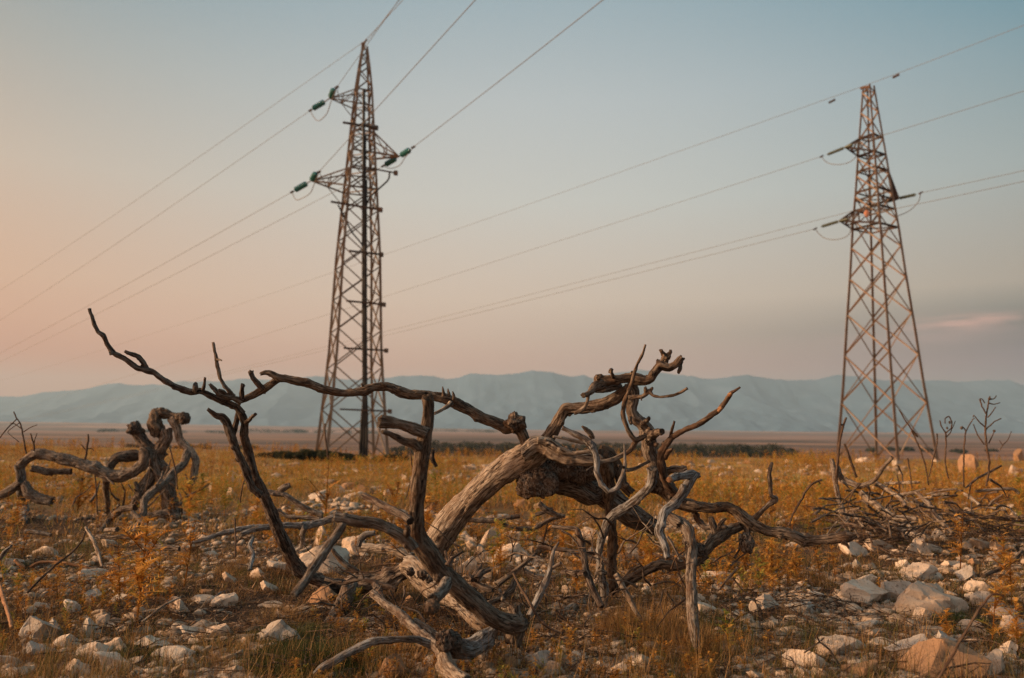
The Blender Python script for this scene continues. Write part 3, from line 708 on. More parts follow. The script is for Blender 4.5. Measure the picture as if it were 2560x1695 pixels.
# low limb reaching right
r1 = B('branch', '5 -40,1050,50 60,1072,48 150,1085,44 260,1098,44 370,1090,46 450,1130,48 515,1190,50 600,1240,48 700,1285,42 800,1290,42 900,1315,48 980,1350,46 1100,1350,38 1220,1340,42 1310,1325,44 1380,1310,20', 5.2, 4.95, W_brown, gnarl=0.24, lump=0.12, detail=1.2, wob=0.12, label='low dark limb stretching out to a splintered end on the right')
B('splinter', '5 1300,1300,18 1350,1305,13 1392,1298,5', 4.95, 4.93, W_pale, parent=r1, knots=0)
B('splinter', '5 1270,1360,24 1310,1385,15 1325,1415,8', 4.95, 4.93, W_brown, parent=r1, knots=0)
B('knob', '5 975,1365,20 970,1395,9', 5.0, 5.0, W_dark, parent=r1, knots=0)
B('branch', '5 500,1160,34 530,1230,34 530,1290,30', 5.1, 5.1, W_brown, parent=r1, knots=0)
ball('gall', P(1700 + 524 / 3.136, 920 + 1370 / 3.136, 5.05), 0.052, W_burl, TREE, (0.85, 0.85, 1.35), 0.25, 4)
B('twig', '5 585,1180,26 650,1110,22 700,1070,22 750,1035,26 755,1020,20 715,1000,17 708,920,18 700,840,17 706,780,15 722,738,13', 5.1, 5.0, W_grey, label='grey side shoot standing straight up from the low limb')
B('branch', '5 100,1530,42 160,1480,42 220,1420,42 310,1340,38 400,1280,36 480,1235,32', 5.0, 5.15, W_brown)
B('twig', '5 240,1170,24 265,1250,32 280,1330,32 260,1400,26', 5.1, 5.1, W_dark)
B('twig', '5 300,1270,20 330,1210,18 360,1180,10', 5.05, 5.0, W_grey)
B('twig', '5 300,1230,16 350,1245,20 370,1250,8', 5.05, 5.0, W_dark)
B('twig', '5 110,1120,26 140,1190,24 200,1250,22 260,1250,18', 5.3, 5.2, W_dark)
B('twig', '5 170,1440,22 210,1360,18 245,1300,14', 5.0, 5.0, W_grey)
# upright post at the right
post = B('branch', '8 900,320,28 960,350,44 1005,400,52 1022,460,50 1032,560,48 1025,700,44 1028,850,46 1036,1000,48 1045,1150,44 1060,1280,36 1085,1400,22', 5.0, 4.45, W_grey, gnarl=0.24, wob=0.1, detail=1.2, label='grey upright post-like limb planted in the grass')
ball('hollow', P(1400 + 1085 / 3.136, 1195 + 570 / 3.136, 4.9), 0.038, W_dark, TREE, (1, 0.8, 1.2), 0.4, 4)  # dark lump painted as the shaded opening in the post
B('branch', '8 1090,600,44 1150,540,44 1220,480,38 1300,420,34 1400,375,30', 4.95, 5.1, W_brown)
B('branch', '8 850,290,34 880,320,40 940,360,40', 5.0, 4.95, W_grey)
# low diagonal log under the tangle
lg = B('branch', '8 380,905,36 460,842,42 560,790,42 680,722,40 800,675,40 900,690,40 980,672,36', 6.0, 5.9, W_brown, gnarl=0.2, label='low diagonal log below the tangle')
B('twig', '8 437,750,24 465,800,24 500,870,26 560,970,24 600,1050,20 640,1120,14', 5.2, 5.1, W_pale, label='pale stick slanting down to the grass')

g = np.random.default_rng(901)
def rand_twigs(n, x0, x1, y0, y1, Y0_, Y1_, mats, lens=(45, 150), rr_=(2.0, 3.6)):
    for i in range(n):
        x, y = g.uniform(x0, x1), g.uniform(y0, y1); a = g.uniform(0, 6.283); ln = g.uniform(*lens); r_ = g.uniform(*rr_)
        yd = g.uniform(Y0_, Y1_); pts = []; k = 5
        for j in range(k):
            f = j / (k - 1); pts.append('%.0f,%.0f,%.1f' % ((x - 1300) * 3.136, (y - 840) * 3.136, r_ * 3.136 * (1 - 0.75 * f)))
            a += g.normal(0, 0.38); x += math.cos(a) * ln / (k - 1); y += math.sin(a) * ln / (k - 1)
        tw_ = B('twig', '4 ' + ' '.join(pts), yd, yd - g.uniform(-0.15, 0.25), mats[g.integers(0, len(mats))], knots=0.8, rs=1.0)
        if g.random() < 0.6:
            q = pts[2].split(','); x2, y2 = float(q[0]), float(q[1]); a2 = a + g.choice([-1, 1]) * g.uniform(0.5, 1.1); l2 = ln * 1.1
            B('twig', '4 %.0f,%.0f,%.1f %.0f,%.0f,%.1f' % (x2, y2, r_ * 1.7, x2 + math.cos(a2) * l2, y2 + math.sin(a2) * l2, r_ * 0.7), yd, yd, W_twig, parent=tw_, knots=0.5, rs=1.0)
rand_twigs(44, 1400, 1850, 1310, 1500, 4.8, 5.3, [W_grey, W_twig, W_dark, W_brown])
rand_twigs(46, 820, 1400, 1360, 1600, 4.8, 5.8, [W_twig, W_dark, W_brown], (50, 150))

# ================================================================ front branch, out of focus
g1 = G(1270, 1600)
FB = empty('broken_branch', g1, 'thick broken branch standing upright in front of the fallen tree with a blunt top', 'dead branch')
Bf = lambda name, spec, Y0, Y1, mat, **kw: branch(name, spec, Y0, Y1, mat, FB, **kw)
st_ = Bf('trunk', '3 218,352,48 222,450,47 212,560,52 190,680,60 175,800,58 155,950,60 140,1100,62 135,1250,60 132,1380,66 150,1490,74 7 205,580,84 270,680,80 370,790,78 450,860,80 560,960,73 660,1050,70 760,1110,70 860,1140,75 930,1150,74 965,1110,52', 3.72, 4.45, W_brown, gnarl=0.12, lump=0.09, wob=0.12, knots=0.6)
Bf('branch', '3 205,640,56 120,605,52 40,580,48 2 1230,565,44 1160,550,46 1095,540,50', 3.76, 3.7, W_grey, knots=0.4, wob=0.1, label='grey side stub with a blunt sawn end')
Bf('branch', '2 1400,760,46 1360,720,40 1290,705,28 1230,672,26 1165,640,22 1115,625,18', 3.8, 3.7, W_brown, knots=0.3)
Bf('branch', '2 1540,900,14 1505,830,20 1515,770,14', 3.8, 3.78, W_dark, knots=0)
la = Bf('branch', '6 1170,560,50 1130,500,52 1060,440,50 960,385,46 850,350,42 740,345,42 640,320,42 545,305,36', 3.85, 3.75, W_grey, gnarl=0.13, wob=0.15, label='grey side branch reaching left over the boulders')
Bf('branch', '6 620,370,32 575,440,34 520,510,36 450,600,38 395,690,36 340,780,34 290,850,34 232,925,33', 3.75, 3.45, W_grey, parent=la, gnarl=0.12, knots=0.5, label='prong hanging down to the left with a pale cut end')
Bf('branch', '6 1150,340,32 1090,292,32 980,240,28 880,190,27 785,140,26', 3.85, 4.1, W_dark, knots=0.4)
Bf('branch', '7 365,820,52 330,880,46 290,920,44 255,960,48', 4.0, 3.7, W_grey, knots=0)
ball('knob', P(1000 + 245 / 3.136, 1195 + 1010 / 3.136, 3.62), 0.033, W_brown, FB, (1, 1, 1), 0.18, 4)
Bf('twig', '7 375,690,26 400,645,20 430,615,13 490,578,8', 3.95, 4.0, W_dark, knots=0)
Bf('twig', '6 1120,440,28 1125,400,22 1122,380,16', 3.8, 3.75, W_dark, knots=0)
Bf('branch', '7 930,1110,56 915,1170,62 895,1240,60 880,1300,56', 4.45, 4.45, W_brown, lump=0.2)
Bf('branch', '7 930,1090,46 905,1050,40 895,1005,50', 4.5, 4.5, W_burl, lump=0.3, knots=0)

# ================================================================ near root at the bottom
g2 = G(1100, 1680)
NR = empty('broken_root', g2, 'twisted dead root at the bottom edge with a dark hollow end', 'dead root')
Bn = lambda name, spec, Y0, Y1, mat, **kw: branch(name, spec, Y0, Y1, mat, NR, **kw)
Bn('root', '6 400,1545,30 500,1460,33 640,1380,31 780,1310,31 900,1270,29 1050,1258,29 1200,1272,31 1340,1320,36', 4.0, 4.2, W_blue, wob=0.2, label='long pale root curving in from the lower left')
Bn('root', '6 850,905,28 950,985,30 1060,1060,36 1160,1160,38 1260,1250,42 1370,1330,50 1410,1400,58', 4.9, 4.05, W_grey, gnarl=0.2)
Bn('root', '6 1180,1120,24 1260,1170,30 1340,1230,34 1420,1260,40', 4.6, 4.3, W_grey, gnarl=0.25)
Bn('root', '7 345,1400,54 372,1480,62 430,1550,64 520,1620,62', 4.05, 3.75, W_pale, gnarl=0.18)
Bn('root', '7 350,1290,70 430,1330,74 520,1340,72 620,1300,68 690,1240,58 740,1190,46', 4.2, 4.5, W_blue, gnarl=0.2, lump=0.16)
Bn('stump_end', '7 420,1300,84 385,1290,82 350,1275,76', 4.25, 4.05, W_dark, lump=0.2, gnarl=0.3, knots=0)
ball('hollow', P(1000 + 350 / 3.136, 1195 + 1275 / 3.136, 4.02), 0.042, W_dark, NR, (1, 0.5, 1), 0.6, 4)  # no cavity here: a dark lump imitates its inner shade

# ================================================================ sticks lying about, one thing each
def lie(spec, Y0, Y1):
    """long low sticks lie along the ground, each point at the distance where the ground carries it"""
    P_, R_ = trace(spec, Y0, Y1)
    c = [(float(t_.split(',')[0]), float(t_.split(',')[1])) for t_ in spec.split() if ',' in t_]
    dx, dy = abs(c[-1][0] - c[0][0]), abs(c[-1][1] - c[0][1])
    if dy > 0.62 * dx or Y0 > 7.6 or Y0 < 3.6: return P_, R_
    k = 3.383 if spec[0] in 'BC' else 3.136; ox, oy = ORG[spec[0]]; out, rad = [], []
    for (x, y), p, r_ in zip(c, P_, R_):
        Yg = gdist(ox + x / k, oy + y / k + r_ * F / p[1] * 0.7)
        q = np.array(P(ox + x / k, oy + y / k, min(Yg, p[1] + 1.6))); out.append(q); rad.append(r_ * q[1] / p[1])
    return out, rad
def stick(name, spec, Y0, Y1, mat, label, cat='stick', group=None, **kw):
    P_, R_ = lie(spec, Y0, Y1)
    p = min(P_, key=lambda q: q[2])
    V, Fc, gr = tube_geo(P_, R_, **kw)
    o = link_mesh(name, V - p, Fc, mat, None, True, {'grain': ('FLOAT_VECTOR', gr)})
    o.location = p
    return tag(o, label, cat, group)
def sticks(name, specs, Y0, Y1, mat, label, cat='stick', group=None, part='twig', **kw):
    P_, R_ = trace(specs[0], Y0, Y1)
    p = min(P_, key=lambda q: q[2])
    root = empty(name, p, label, cat, group)
    for i, s_ in enumerate(specs):
        branch('stem' if i == 0 and name == 'dead_stalk' else part, s_, Y0, Y1, mat, root, **kw)
    return root
SG = 'loose dead sticks on the ground'
sticks('dead_branch', ['6 -180,440,18 -60,400,22 60,380,24 180,370,25 300,372,27 400,360,30 500,330,30 600,300,30', '6 325,380,24 305,440,20 300,500,18 285,545,16 240,570,11'], 6.9, 7.2, W_blue, 'silver grey branch lying left of the pale boulders', 'dead branch', SG)
sticks('dead_branch', ['6 0,100,16 80,120,22 160,130,22 250,190,22 350,250,22 460,290,20', '6 100,250,14 180,300,16 300,310,18 460,318,18', '6 120,100,22 170,70,26 205,55,22'], 8.0, 8.0, W_grey, 'forked grey branch lying behind the dark upright limb', 'dead branch', SG)
stick('log', '6 760,545,32 900,550,38 1040,570,42 1160,625,38', 5.9, 5.7, W_pale, 'reddish peeled log to the right of the pale boulders', 'log', SG)
stick('dead_branch', '6 740,540,20 760,480,26 800,445,28 870,430,22', 6.3, 6.3, W_blue, 'short hooked silver branch between boulders and log', 'dead branch', SG)
stick('dead_branch', '6 530,560,18 580,620,22 650,690,24 740,735,20', 5.2, 5.2, W_brown, 'brown stick leaning on the big pale boulders', 'dead branch', SG)
stick('cane', '6 500,755,6 640,725,7 780,705,7 920,680,7 1040,670,6', 5.6, 5.6, W_cut, 'thin orange cane lying below the pale boulders', 'cane', SG, knots=0)
stick('log', '7 1010,1060,42 1100,1090,44 1200,1090,44 1300,1060,40 1400,1000,36 1500,925,32', 4.9, 5.0, W_pale, 'smooth pale curved log lying right of the front branch', 'log', SG, gnarl=0.16)
stick('dead_branch', '7 1070,590,12 1040,610,16 980,670,18 880,750,20 760,840,24', 4.9, 4.8, W_brown, 'straight brown stick slanting left behind the front branch', 'dead branch', SG)
sticks('dead_branch', ['7 1245,500,8 1205,570,14 1185,680,20 1150,800,24 1080,950,27 1015,1080,26', '7 1170,720,18 1220,690,15 1262,665,12'], 4.75, 4.7, W_blue, 'forked grey stick leaning upright at the centre', 'dead branch', SG)
stick('dead_branch', '7 770,730,20 880,728,26 980,750,32 1060,790,32 1150,800,28 1230,780,22', 5.4, 5.3, W_dark, 'dark curved stick lying behind the leaning grey stick', 'dead branch', SG)
stick('cane', '7 890,750,10 940,850,11 1000,950,12 1080,1090,12 1160,1170,11 1275,1222,8', 4.7, 4.4, W_twig, 'thin dark cane slanting down to the right at the centre', 'cane', SG, knots=0.2)
sticks('dead_branch', ['7 640,680,12 600,740,20 560,800,22 640,850,22 730,880,20', '7 700,715,20 640,740,24 600,790,26', '7 545,760,14 570,800,18'], 4.9, 4.8, W_dark, 'small dark forked branch beside the foot of the trunk', 'dead branch', SG)
sticks('dead_branch', ['7 900,800,26 870,880,28 800,930,26 690,985,22', '7 780,880,14 810,960,14'], 4.9, 4.7, W_grey, 'short grey curved branch behind the front branch foot', 'dead branch', SG)
sticks('dead_branch', ['8 20,740,18 110,742,22 200,750,22', '8 -60,380,12 40,395,18 130,400,22 160,480,26 185,600,26 210,740,26 250,850,28 300,960,28 330,1010,24'], 5.0, 4.65, W_dark, 'dark jointed branch leaning down left of the silvery limb', 'dead branch', SG)
stick('dead_branch', '7 1075,540,16 1160,550,18 1270,560,16 1400,575,15 1545,590,14', 5.2, 5.1, W_dark, 'dark knobbly stick lying level above the centre rocks', 'dead branch', SG)
stick('log', '8 210,640,24 330,650,30 450,655,34 560,690,30 620,690,22', 5.9, 5.9, W_grey, 'grey split log under the silvery limb', 'log', SG)
stick('log', '8 640,645,28 800,640,32 950,630,34 1100,650,34 1300,680,34 1440,695,32 1560,700,28', 5.8, 5.8, W_grey, 'long straight grey pole lying behind the upright post', 'log', SG, wob=0.1)
stick('dead_branch', '7 510,325,18 640,335,22 760,330,20 860,310,18 940,300,14', 7.3, 7.3, W_dark, 'dark stick lying right of the leaning trunk', 'dead branch', SG)
stick('dead_branch', '7 800,360,18 900,400,16 1050,395,18 1170,330,16 1270,300,14', 6.9, 7.0, W_dark, 'dark crossing stick under the burl', 'dead branch', SG)
sticks('dead_branch', ['7 1090,200,24 1150,250,24 1230,290,20 1290,300,14', '7 1060,290,14 1130,265,16 1200,240,12'], 7.0, 7.0, W_dark, 'dark forked stick in shade directly under the burl', 'dead branch', SG)
stick('dead_branch', '7 1100,1005,10 1300,1010,10 1500,1020,10', 4.9, 4.9, W_twig, 'thin brown stick above the pale curved log', 'dead branch', SG, knots=0)
stick('cane', '8 480,860,6 700,900,6', 5.0, 5.0, W_twig, 'short thin cane in the grass left of the post', 'cane', SG, knots=0)
stick('cane', '8 380,1150,7 600,1140,7 900,1155,7 1180,1150,8 1320,1140,7', 4.6, 4.6, W_pale, 'long pale cane crossing behind the foot of the upright post', 'cane', SG, knots=0.1)
stick('cane', '8 720,1200,16 800,1240,18 900,1300,16 1000,1360,12', 4.4, 4.3, W_brown, 'brown stick left of the foot of the upright post', 'stick', SG)
stick('cane', '9 215,1510,9 320,1400,9 440,1290,9 560,1200,8 640,1110,7 672,1030,5', 5.2, 5.6, W_twig, 'long thin dark cane leaning to the right on the left side', 'cane', SG, knots=0)
stick('dead_branch', '9 240,1310,12 300,1275,12 400,1268,11 520,1278,12 640,1305,12 745,1330,10', 5.6, 5.6, W_cut, 'orange barkless stick arched over the left foreground grass', 'dead branch', SG)
stick('dead_branch', '9 670,1000,10 720,1080,14 770,1190,14 800,1310,10', 6.0, 5.6, W_pale, 'pale dry stem standing beside the leaning cane', 'dead branch', SG)
sticks('dead_branch', ['9 830,1020,16 920,1015,18', '9 760,1070,14 900,1075,16 1040,1070,24 1110,1105,26 1180,1150,27 1300,1155,24 1410,1165,18'], 7.0, 6.8, W_grey, 'grey bent branch lying in front of the left stump', 'dead branch', SG)
stick('dead_branch', '9 0,1250,16 30,1200,15 90,1140,10', 6.2, 6.2, W_blue, 'short silver stick at the left edge', 'dead branch', SG)
stick('dead_branch', '9 120,1255,14 160,1290,14 195,1310,10', 6.0, 6.0, W_cut, 'tiny orange stick near the left edge', 'dead branch', SG)
stick('dead_branch', '9 200,1030,18 300,1040,16 400,1060,14', 8.0, 8.0, W_grey, 'grey stick lying under the arching left limb', 'dead branch', SG)
stick('dead_branch', 'C 1200,880,10 1310,800,12 1400,730,12 1530,670,7', 4.8, 5.0, W_pale, 'pale stick on the rocks right of the big dry thistle', 'dead branch', SG)
stick('dead_branch', 'C 1810,680,14 1860,640,15 1960,600,6', 5.6, 5.7, W_blue, 'short silver stick among rocks left of the fallen tree', 'dead branch', SG)
stick('dead_branch', 'C 1620,210,14 1700,185,18 1850,140,22 2010,100,24 2150,85,26 2280,75,24', 6.6, 6.9, W_blue, 'long silver branch running up to the dark upright limb', 'dead branch', SG)
stick('dead_branch', 'C 2140,170,14 2110,230,18 2140,310,18 2125,390,17 2110,440,12', 6.6, 6.2, W_blue, 'wavy silver stick standing left of the dark upright limb', 'dead branch', SG)
stick('dead_branch', 'C 0,560,14 30,690,18 70,800,16 100,930,14', 5.0, 4.4, W_cut, 'pale stick slanting down at the left edge', 'dead branch', SG)
stick('cane', 'C 1985,0,8 1992,160,8 1990,330,7', 6.3, 6.1, W_twig, 'straight brown stem standing left of the fallen tree', 'cane', SG, knots=0)
stick('dead_branch', 'B 1500,370,14 1600,395,18 1720,430,20 1830,480,14 1900,525,10', 6.2, 5.9, W_pale, 'pale stick lying above the large cream boulder', 'dead branch', SG)
stick('dead_branch', 'B 900,435,9 1150,445,10 1300,480,10 1400,470,8', 6.1, 6.0, W_pale, 'thin straw coloured stick left of the rock heap', 'dead branch', SG)
stick('dead_branch', 'B 2030,490,14 2200,410,20 2290,350,18 2350,280,14', 5.9, 6.2, W_brown, 'brown branch rising at the right edge', 'dead branch', SG)
stick('log', 'B 400,450,24 520,460,28 650,490,32 760,510,32 880,545,28 1010,555,18', 6.0, 5.8, W_brown, 'half buried brown log right of the upright post', 'log', SG)
stick('dead_branch', 'B 360,715,12 480,705,13 640,700,11', 5.1, 5.1, W_brown, 'brown stick beside the flat grey rock', 'dead branch', SG)
stick('dead_branch', 'B 330,925,14 420,945,16 530,965,15', 4.6, 4.6, W_pale, 'short pale stick in the lower right grass', 'dead branch', SG)
stick('dead_branch', 'B 540,1155,11 700,1160,12 900,1160,12 1120,1170,10', 4.2, 4.2, W_pale, 'straight pale stick near the bottom right', 'dead branch', SG)
stick('dead_branch', 'B 1890,955,12 2000,985,13 2110,1005,11', 4.6, 4.6, W_cut, 'reddish stick at the lower right', 'dead branch', SG)
stick('dead_branch', 'B 2050,1270,16 2160,1200,20 2300,1140,22 2400,1100,20', 3.9, 4.1, W_grey, 'grey branch poking out at the bottom right corner', 'dead branch', SG)
stick('cane', 'B 215,955,8 350,990,8 480,1025,9 620,1045,8', 4.5, 4.5, W_twig, 'thin brown cane in the lower right grass', 'cane', SG, knots=0)
sticks('dead_twig', ['B 510,1140,7 560,1100,8 640,1050,8 720,1110,9 770,1190,9 800,1230,8', 'B 640,1050,8 610,990,6', 'B 650,1040,7 680,1010,5'], 4.2, 4.2, W_dark, 'dark forked twig arching near the bottom right', 'twig', SG, knots=0)
stick('dead_branch', 'B 660,945,8 800,940,9 910,930,8', 4.7, 4.7, W_grey, 'thin grey stick by the small orange rock', 'dead branch', SG, knots=0)
stick('dead_stalk', 'B 2195,665,8 2150,642,8 2090,650,9 2000,760,10 1940,850,11 1880,950,12 1780,1130,12 1700,1260,12 1630,1380,12', 3.3, 3.3, W_twig, 'nodding brown dry stalk leaning over the bottom right rocks', 'dry stalk', 'dry stalks', knots=0, wob=0.3)

# ================================================================ stump on the left
g3 = G(420, 1240)
LS = empty('tree_stump', g3, 'gnarled dead stump on the left with a limb arching down to the ground', 'tree stump')
Bs = lambda name, spec, mat, Y0=11.4, Y1=11.4, **kw: branch(name, spec, Y0, Y1, mat, LS, **kw)
Bs('trunk', '9 1360,900,50 1340,780,54 1305,650,58 1262,540,60 1232,470,54 1235,405,50 1275,345,44 1305,290,42 1300,235,44', W_burl, lump=0.3, gnarl=0.3, detail=1.5, knots=2.5, label='twisted brown main stem')
Bs('branch', '9 1222,70,20 1225,110,42 1222,170,54 1235,230,58 1225,285,44', W_brown, lump=0.32, gnarl=0.3, detail=1.5, knots=3, label='rough rust brown head of the stem')
Bs('branch', '9 1205,95,30 1280,108,38 1370,125,34 1430,140,36 1475,128,26', W_brown, lump=0.32, gnarl=0.3, detail=1.5, knots=3)
Bs('splinter', '9 1240,90,16 1232,60,6', W_dark, knots=0)
ball('knob', P(1445 / 3.136, 1000 + 145 / 3.136, 11.3), 0.072, W_dark, LS, (0.9, 0.9, 1.2), 0.4, 4)
ball('knob', P(1050 / 3.136, 1000 + 225 / 3.136, 11.3), 0.09, W_dark, LS, (1, 0.9, 1.1), 0.4, 4)
Bs('branch', '9 1350,140,36 1385,220,32 1410,300,30 1455,360,30 1510,420,32 1535,480,26 1525,600,24 1490,690,14', W_pale, lump=0.2, detail=1.4, label='pale limb bent down on the right')
Bs('branch', '9 1480,400,36 1455,450,34 1440,500,30 1345,580,28 1285,660,28 1195,720,32 1130,790,30 1120,880,24 1090,960,20 1050,1040,16', W_grey, Y1=10.2, detail=1.3)
Bs('branch', '9 1230,430,52 1160,370,48 1090,280,48 1050,205,46', W_dark, lump=0.22, detail=1.3)
Bs('knob', '9 1100,260,26 1130,235,18', W_brown)
Bs('branch', '9 1200,560,44 1130,700,48 1070,800,44 1020,860,30', W_burl, lump=0.25, detail=1.2)
arch = Bs('branch', '9 1110,395,34 1145,410,42 1135,485,44 1050,560,42 950,600,44 850,600,46 740,540,44 620,500,42 500,460,44 380,430,42 290,420,42 220,460,30 150,520,34', W_grey, 11.3, 11.2, detail=1.4, lump=0.14, gnarl=0.2, wob=0.15, label='smooth grey limb arching down to the left')
Bs('branch', '9 150,510,34 165,620,33 170,720,36 180,850,34 185,960,28', W_blue, 11.2, 11.6, detail=1.3)
Bs('branch', '9 170,640,34 60,720,32 -40,770,30', W_grey, 11.2, 11.2)
Bs('branch', '9 190,650,30 230,730,38 300,765,42 410,795,36', W_grey, 11.2, 11.2)
Bs('branch', '9 560,560,22 450,562,24 350,560,27 250,538,26', W_dark, 11.1, 11.0, parent=arch)
Bs('branch', '9 270,420,26 262,390,18', W_dark, 11.2, 11.2)
Bs('branch', '9 830,620,26 832,700,23 842,800,20 846,880,18', W_grey, 11.4, 12.0)
Bs('branch', '9 1100,430,40 1000,440,42 920,455,40 860,520,34 850,560,28', W_dark, 12.0, 11.8)
Bs('branch', '9 780,1040,16 850,950,22 950,860,24 1060,840,26', W_dark, 11.0, 10.6)
Bs('branch', '9 1000,930,24 1150,920,34 1300,900,36 1420,920,22', W_burl, 11.2, 11.2, lump=0.3, label='rotting root plate')
Bs('branch', '9 1200,700,20 1110,790,16 1060,640,13', W_grey, 11.3, 11.3)
Bs('branch', '9 180,880,20 90,900,20 60,1000,14', W_dark, 11.2, 11.0)
Bs('branch', '9 1040,880,18 1160,1000,16 1180,1030,10', W_grey, 10.4, 10.2)

for i in range(26):
    x, y = g.uniform(560, 1500), g.uniform(640, 960); a = g.uniform(-3.1, 0.2); ln = g.uniform(90, 260); r_ = g.uniform(5, 13); pt = []
    for j in range(4):
        pt.append('%.0f,%.0f,%.0f' % (x, y, r_ * (1 - 0.2 * j))); a += g.normal(0, 0.4); x += math.cos(a) * ln / 3; y += math.sin(a) * ln / 3
    Bs('twig', '9 ' + ' '.join(pt), [W_dark, W_burl, W_brown, W_grey][g.integers(0, 4)], 11.3 + g.uniform(-0.7, 0.3), 11.2, knots=0.6)

# ================================================================ brushwood heap on the right
HG = 'cut branches heaped on the right'
def heap(label, specs, Y0, Y1, mat, **kw):
    return sticks('dead_branch', specs, Y0, Y1, mat, label, 'dead branch', HG, **kw)
heap('grey forked branch standing at the left end of the heap', ['A 60,590,18 78,700,19 95,800,20 118,920,18 170,1050,16 215,1150,12', 'A 100,650,22 135,735,24 190,770,25 270,800,25 340,780,20 400,750,18 460,660,15 535,575,12'], 9.6, 9.0, W_grey)
heap('pale branch running down to the right through the heap', ['A 290,850,24 340,900,26 400,935,26 480,1005,26 560,1050,27 640,1055,23 730,1060,18'], 9.0, 8.6, W_pale)
heap('pale forked branch on top of the heap', ['A 400,765,14 500,830,17 600,900,17 640,960,14', 'A 480,780,11 600,775,12 745,770,10'], 9.4, 9.0, W_pale)
heap('long crooked branch at the right side of the heap', ['A 590,875,15 720,850,17 780,905,17 830,950,18 880,1040,18 960,1120,17 1010,1170,12', 'A 850,872,14 975,858,11'], 9.2, 8.4, W_grey)
heap('thin pale branch lying right of the heap', ['A 1190,842,12 1350,826,12 1480,822,12 1530,860,10'], 9.2, 9.2, W_pale)
heap('short pale branch end right of the heap', ['A 1100,860,13 1150,890,14 1220,950,12'], 9.0, 8.8, W_pale)
heap('dark thin branch pointing up right behind the heap', ['A 1110,815,8 1200,740,9 1290,695,9 1390,640,8'], 9.6, 9.8, W_dark)
heap('dark shoot standing at the heap left end', ['A 175,262,9 150,325,9 128,420,9 112,540,11 100,680,12 95,780,12', 'A 128,310,8 150,330,6', 'A 160,470,8 205,590,10 255,730,10'], 9.2, 9.3, W_twig, knots=0.3)
g = np.random.default_rng(77)
_used = {}
for k, (x0, x1, y0, y1, n, where) in enumerate(((60, 500, 880, 1120, 40, 'left part'), (420, 900, 800, 1120, 42, 'middle'), (880, 1500, 860, 1120, 28, 'right-hand scrub'))):
    for i in range(n):
        x, y = g.uniform(x0, x1), g.uniform(y0, y1)
        a = g.normal(0.25, 0.65) + (math.pi if g.random() < .5 else 0); ln = g.uniform(90, 260)
        dx, dy = math.cos(a) * ln, math.sin(a) * ln * 0.8
        bx, by = g.uniform(-25, 25), g.uniform(-30, 10)
        r0 = g.uniform(5, 12)
        sp_ = 'A %.0f,%.0f,%.0f %.0f,%.0f,%.0f %.0f,%.0f,%.0f' % (x, y, g.uniform(3, 6), x + dx / 2 + bx, y + dy / 2 + by, g.uniform(4, 10), x + dx, y + dy, r0)
        Yb = min(g.uniform(8.5, 10.0), gdist(2060 + x / 3.136, 960 + (y + 40) / 3.136))
        mi = int(g.choice([0, 1, 2, 2, 3, 3])); sl = dy / (dx if abs(dx) > 1 else 1)
        ori = 'level' if abs(sl) < 0.22 else ('steep ' if abs(sl) > 0.75 else '') + ('falling' if sl > 0 else 'rising')
        lng = 'short' if ln < 140 else 'long' if ln > 210 else ''
        hgt = 'low' if y + dy / 2 > 1000 else 'near the top' if y + dy / 2 < 880 else 'halfway up'
        lb = '%s %s %s%s stick %s in the %s of the heap' % (['grey', 'pale', 'brown', 'dark'][mi], 'thin' if r0 < 8 else 'stouter', (lng + ' ') if lng else '', ori, hgt, where)
        stick('dead_stick', sp_, Yb - 0.1, Yb - 0.35, [W_grey, W_pale, W_brown, W_dark][mi], lb, 'stick', 'loose sticks in the brushwood heap', knots=0.3, detail=0.7)

# ================================================================ dry standing stalks
SK = 'dry stalks'
def stalk(label, specs, Y0, Y1=None, pods=()):
    specs = [' '.join(q if len(q) == 1 else '%s,%s,%.1f' % (q.split(',')[0], q.split(',')[1], float(q.split(',')[2]) * 0.68) for q in sp.split()) for sp in specs]
    r = sticks('dead_stalk', specs, Y0, Y0 if Y1 is None else Y1, W_twig, label, 'dry stalk', SK, knots=0, detail=0.8, wob=0.35)
    for reg, x, y, rr_ in pods:
        ox, oy = ORG[reg]
        ball('seed_head', P(ox + x / 3.136, oy + y / 3.136, Y0), rr_ * 0.62 * Y0 / F / 3.136, W_dark, r, (1, 1, 1.2), 0.4, 3)
    return r
stalk('tallest dry stalk with curled side shoots at the right', ['A 1272,800,11 1290,700,11 1297,600,12 1275,490,12 1265,350,11 1275,230,9 1290,150,8 1300,95,6', 'A 1265,340,8 1220,300,7 1175,245,6 1168,262,5', 'A 1272,355,8 1330,300,7 1388,270,6 1360,282,5',
      'A 1275,240,8 1240,180,8 1222,120,7 1240,118,6 1260,150,5', 'A 1290,150,7 1335,160,6 1380,146,6', 'A 1283,262,7 1320,220,6 1345,180,5', 'A 1258,475,8 1205,400,7 1172,315,6', 'A 1290,465,7 1318,410,6 1335,365,6', 'A 1310,120,8 1335,115,6 1352,90,5'], 8.2, pods=(('A', 1335, 368, 15), ('A', 1298, 115, 16), ('A', 1225, 128, 10)))
stalk('dry stalk with a curled seed head right of the right pylon', ['A 975,740,8 950,600,9 958,450,9 952,380,9 920,330,7 908,285,6', 'A 960,380,8 1000,340,7 1000,290,7 980,255,7 950,270,6 950,310,6', 'A 955,420,7 990,380,6 1030,290,4', 'A 1000,350,6 1003,300,6 985,262,5'], 8.6, pods=(('A', 985, 300, 13), ('A', 965, 345, 12)))
stalk('dry stalk with a round dark seed head', ['A 1097,810,9 1095,600,9 1100,470,9 1110,370,8 1085,335,8 1070,350,7', 'A 1110,380,7 1140,320,6 1165,280,6 1180,270,5'], 8.8, pods=(('A', 1080, 345, 16),))
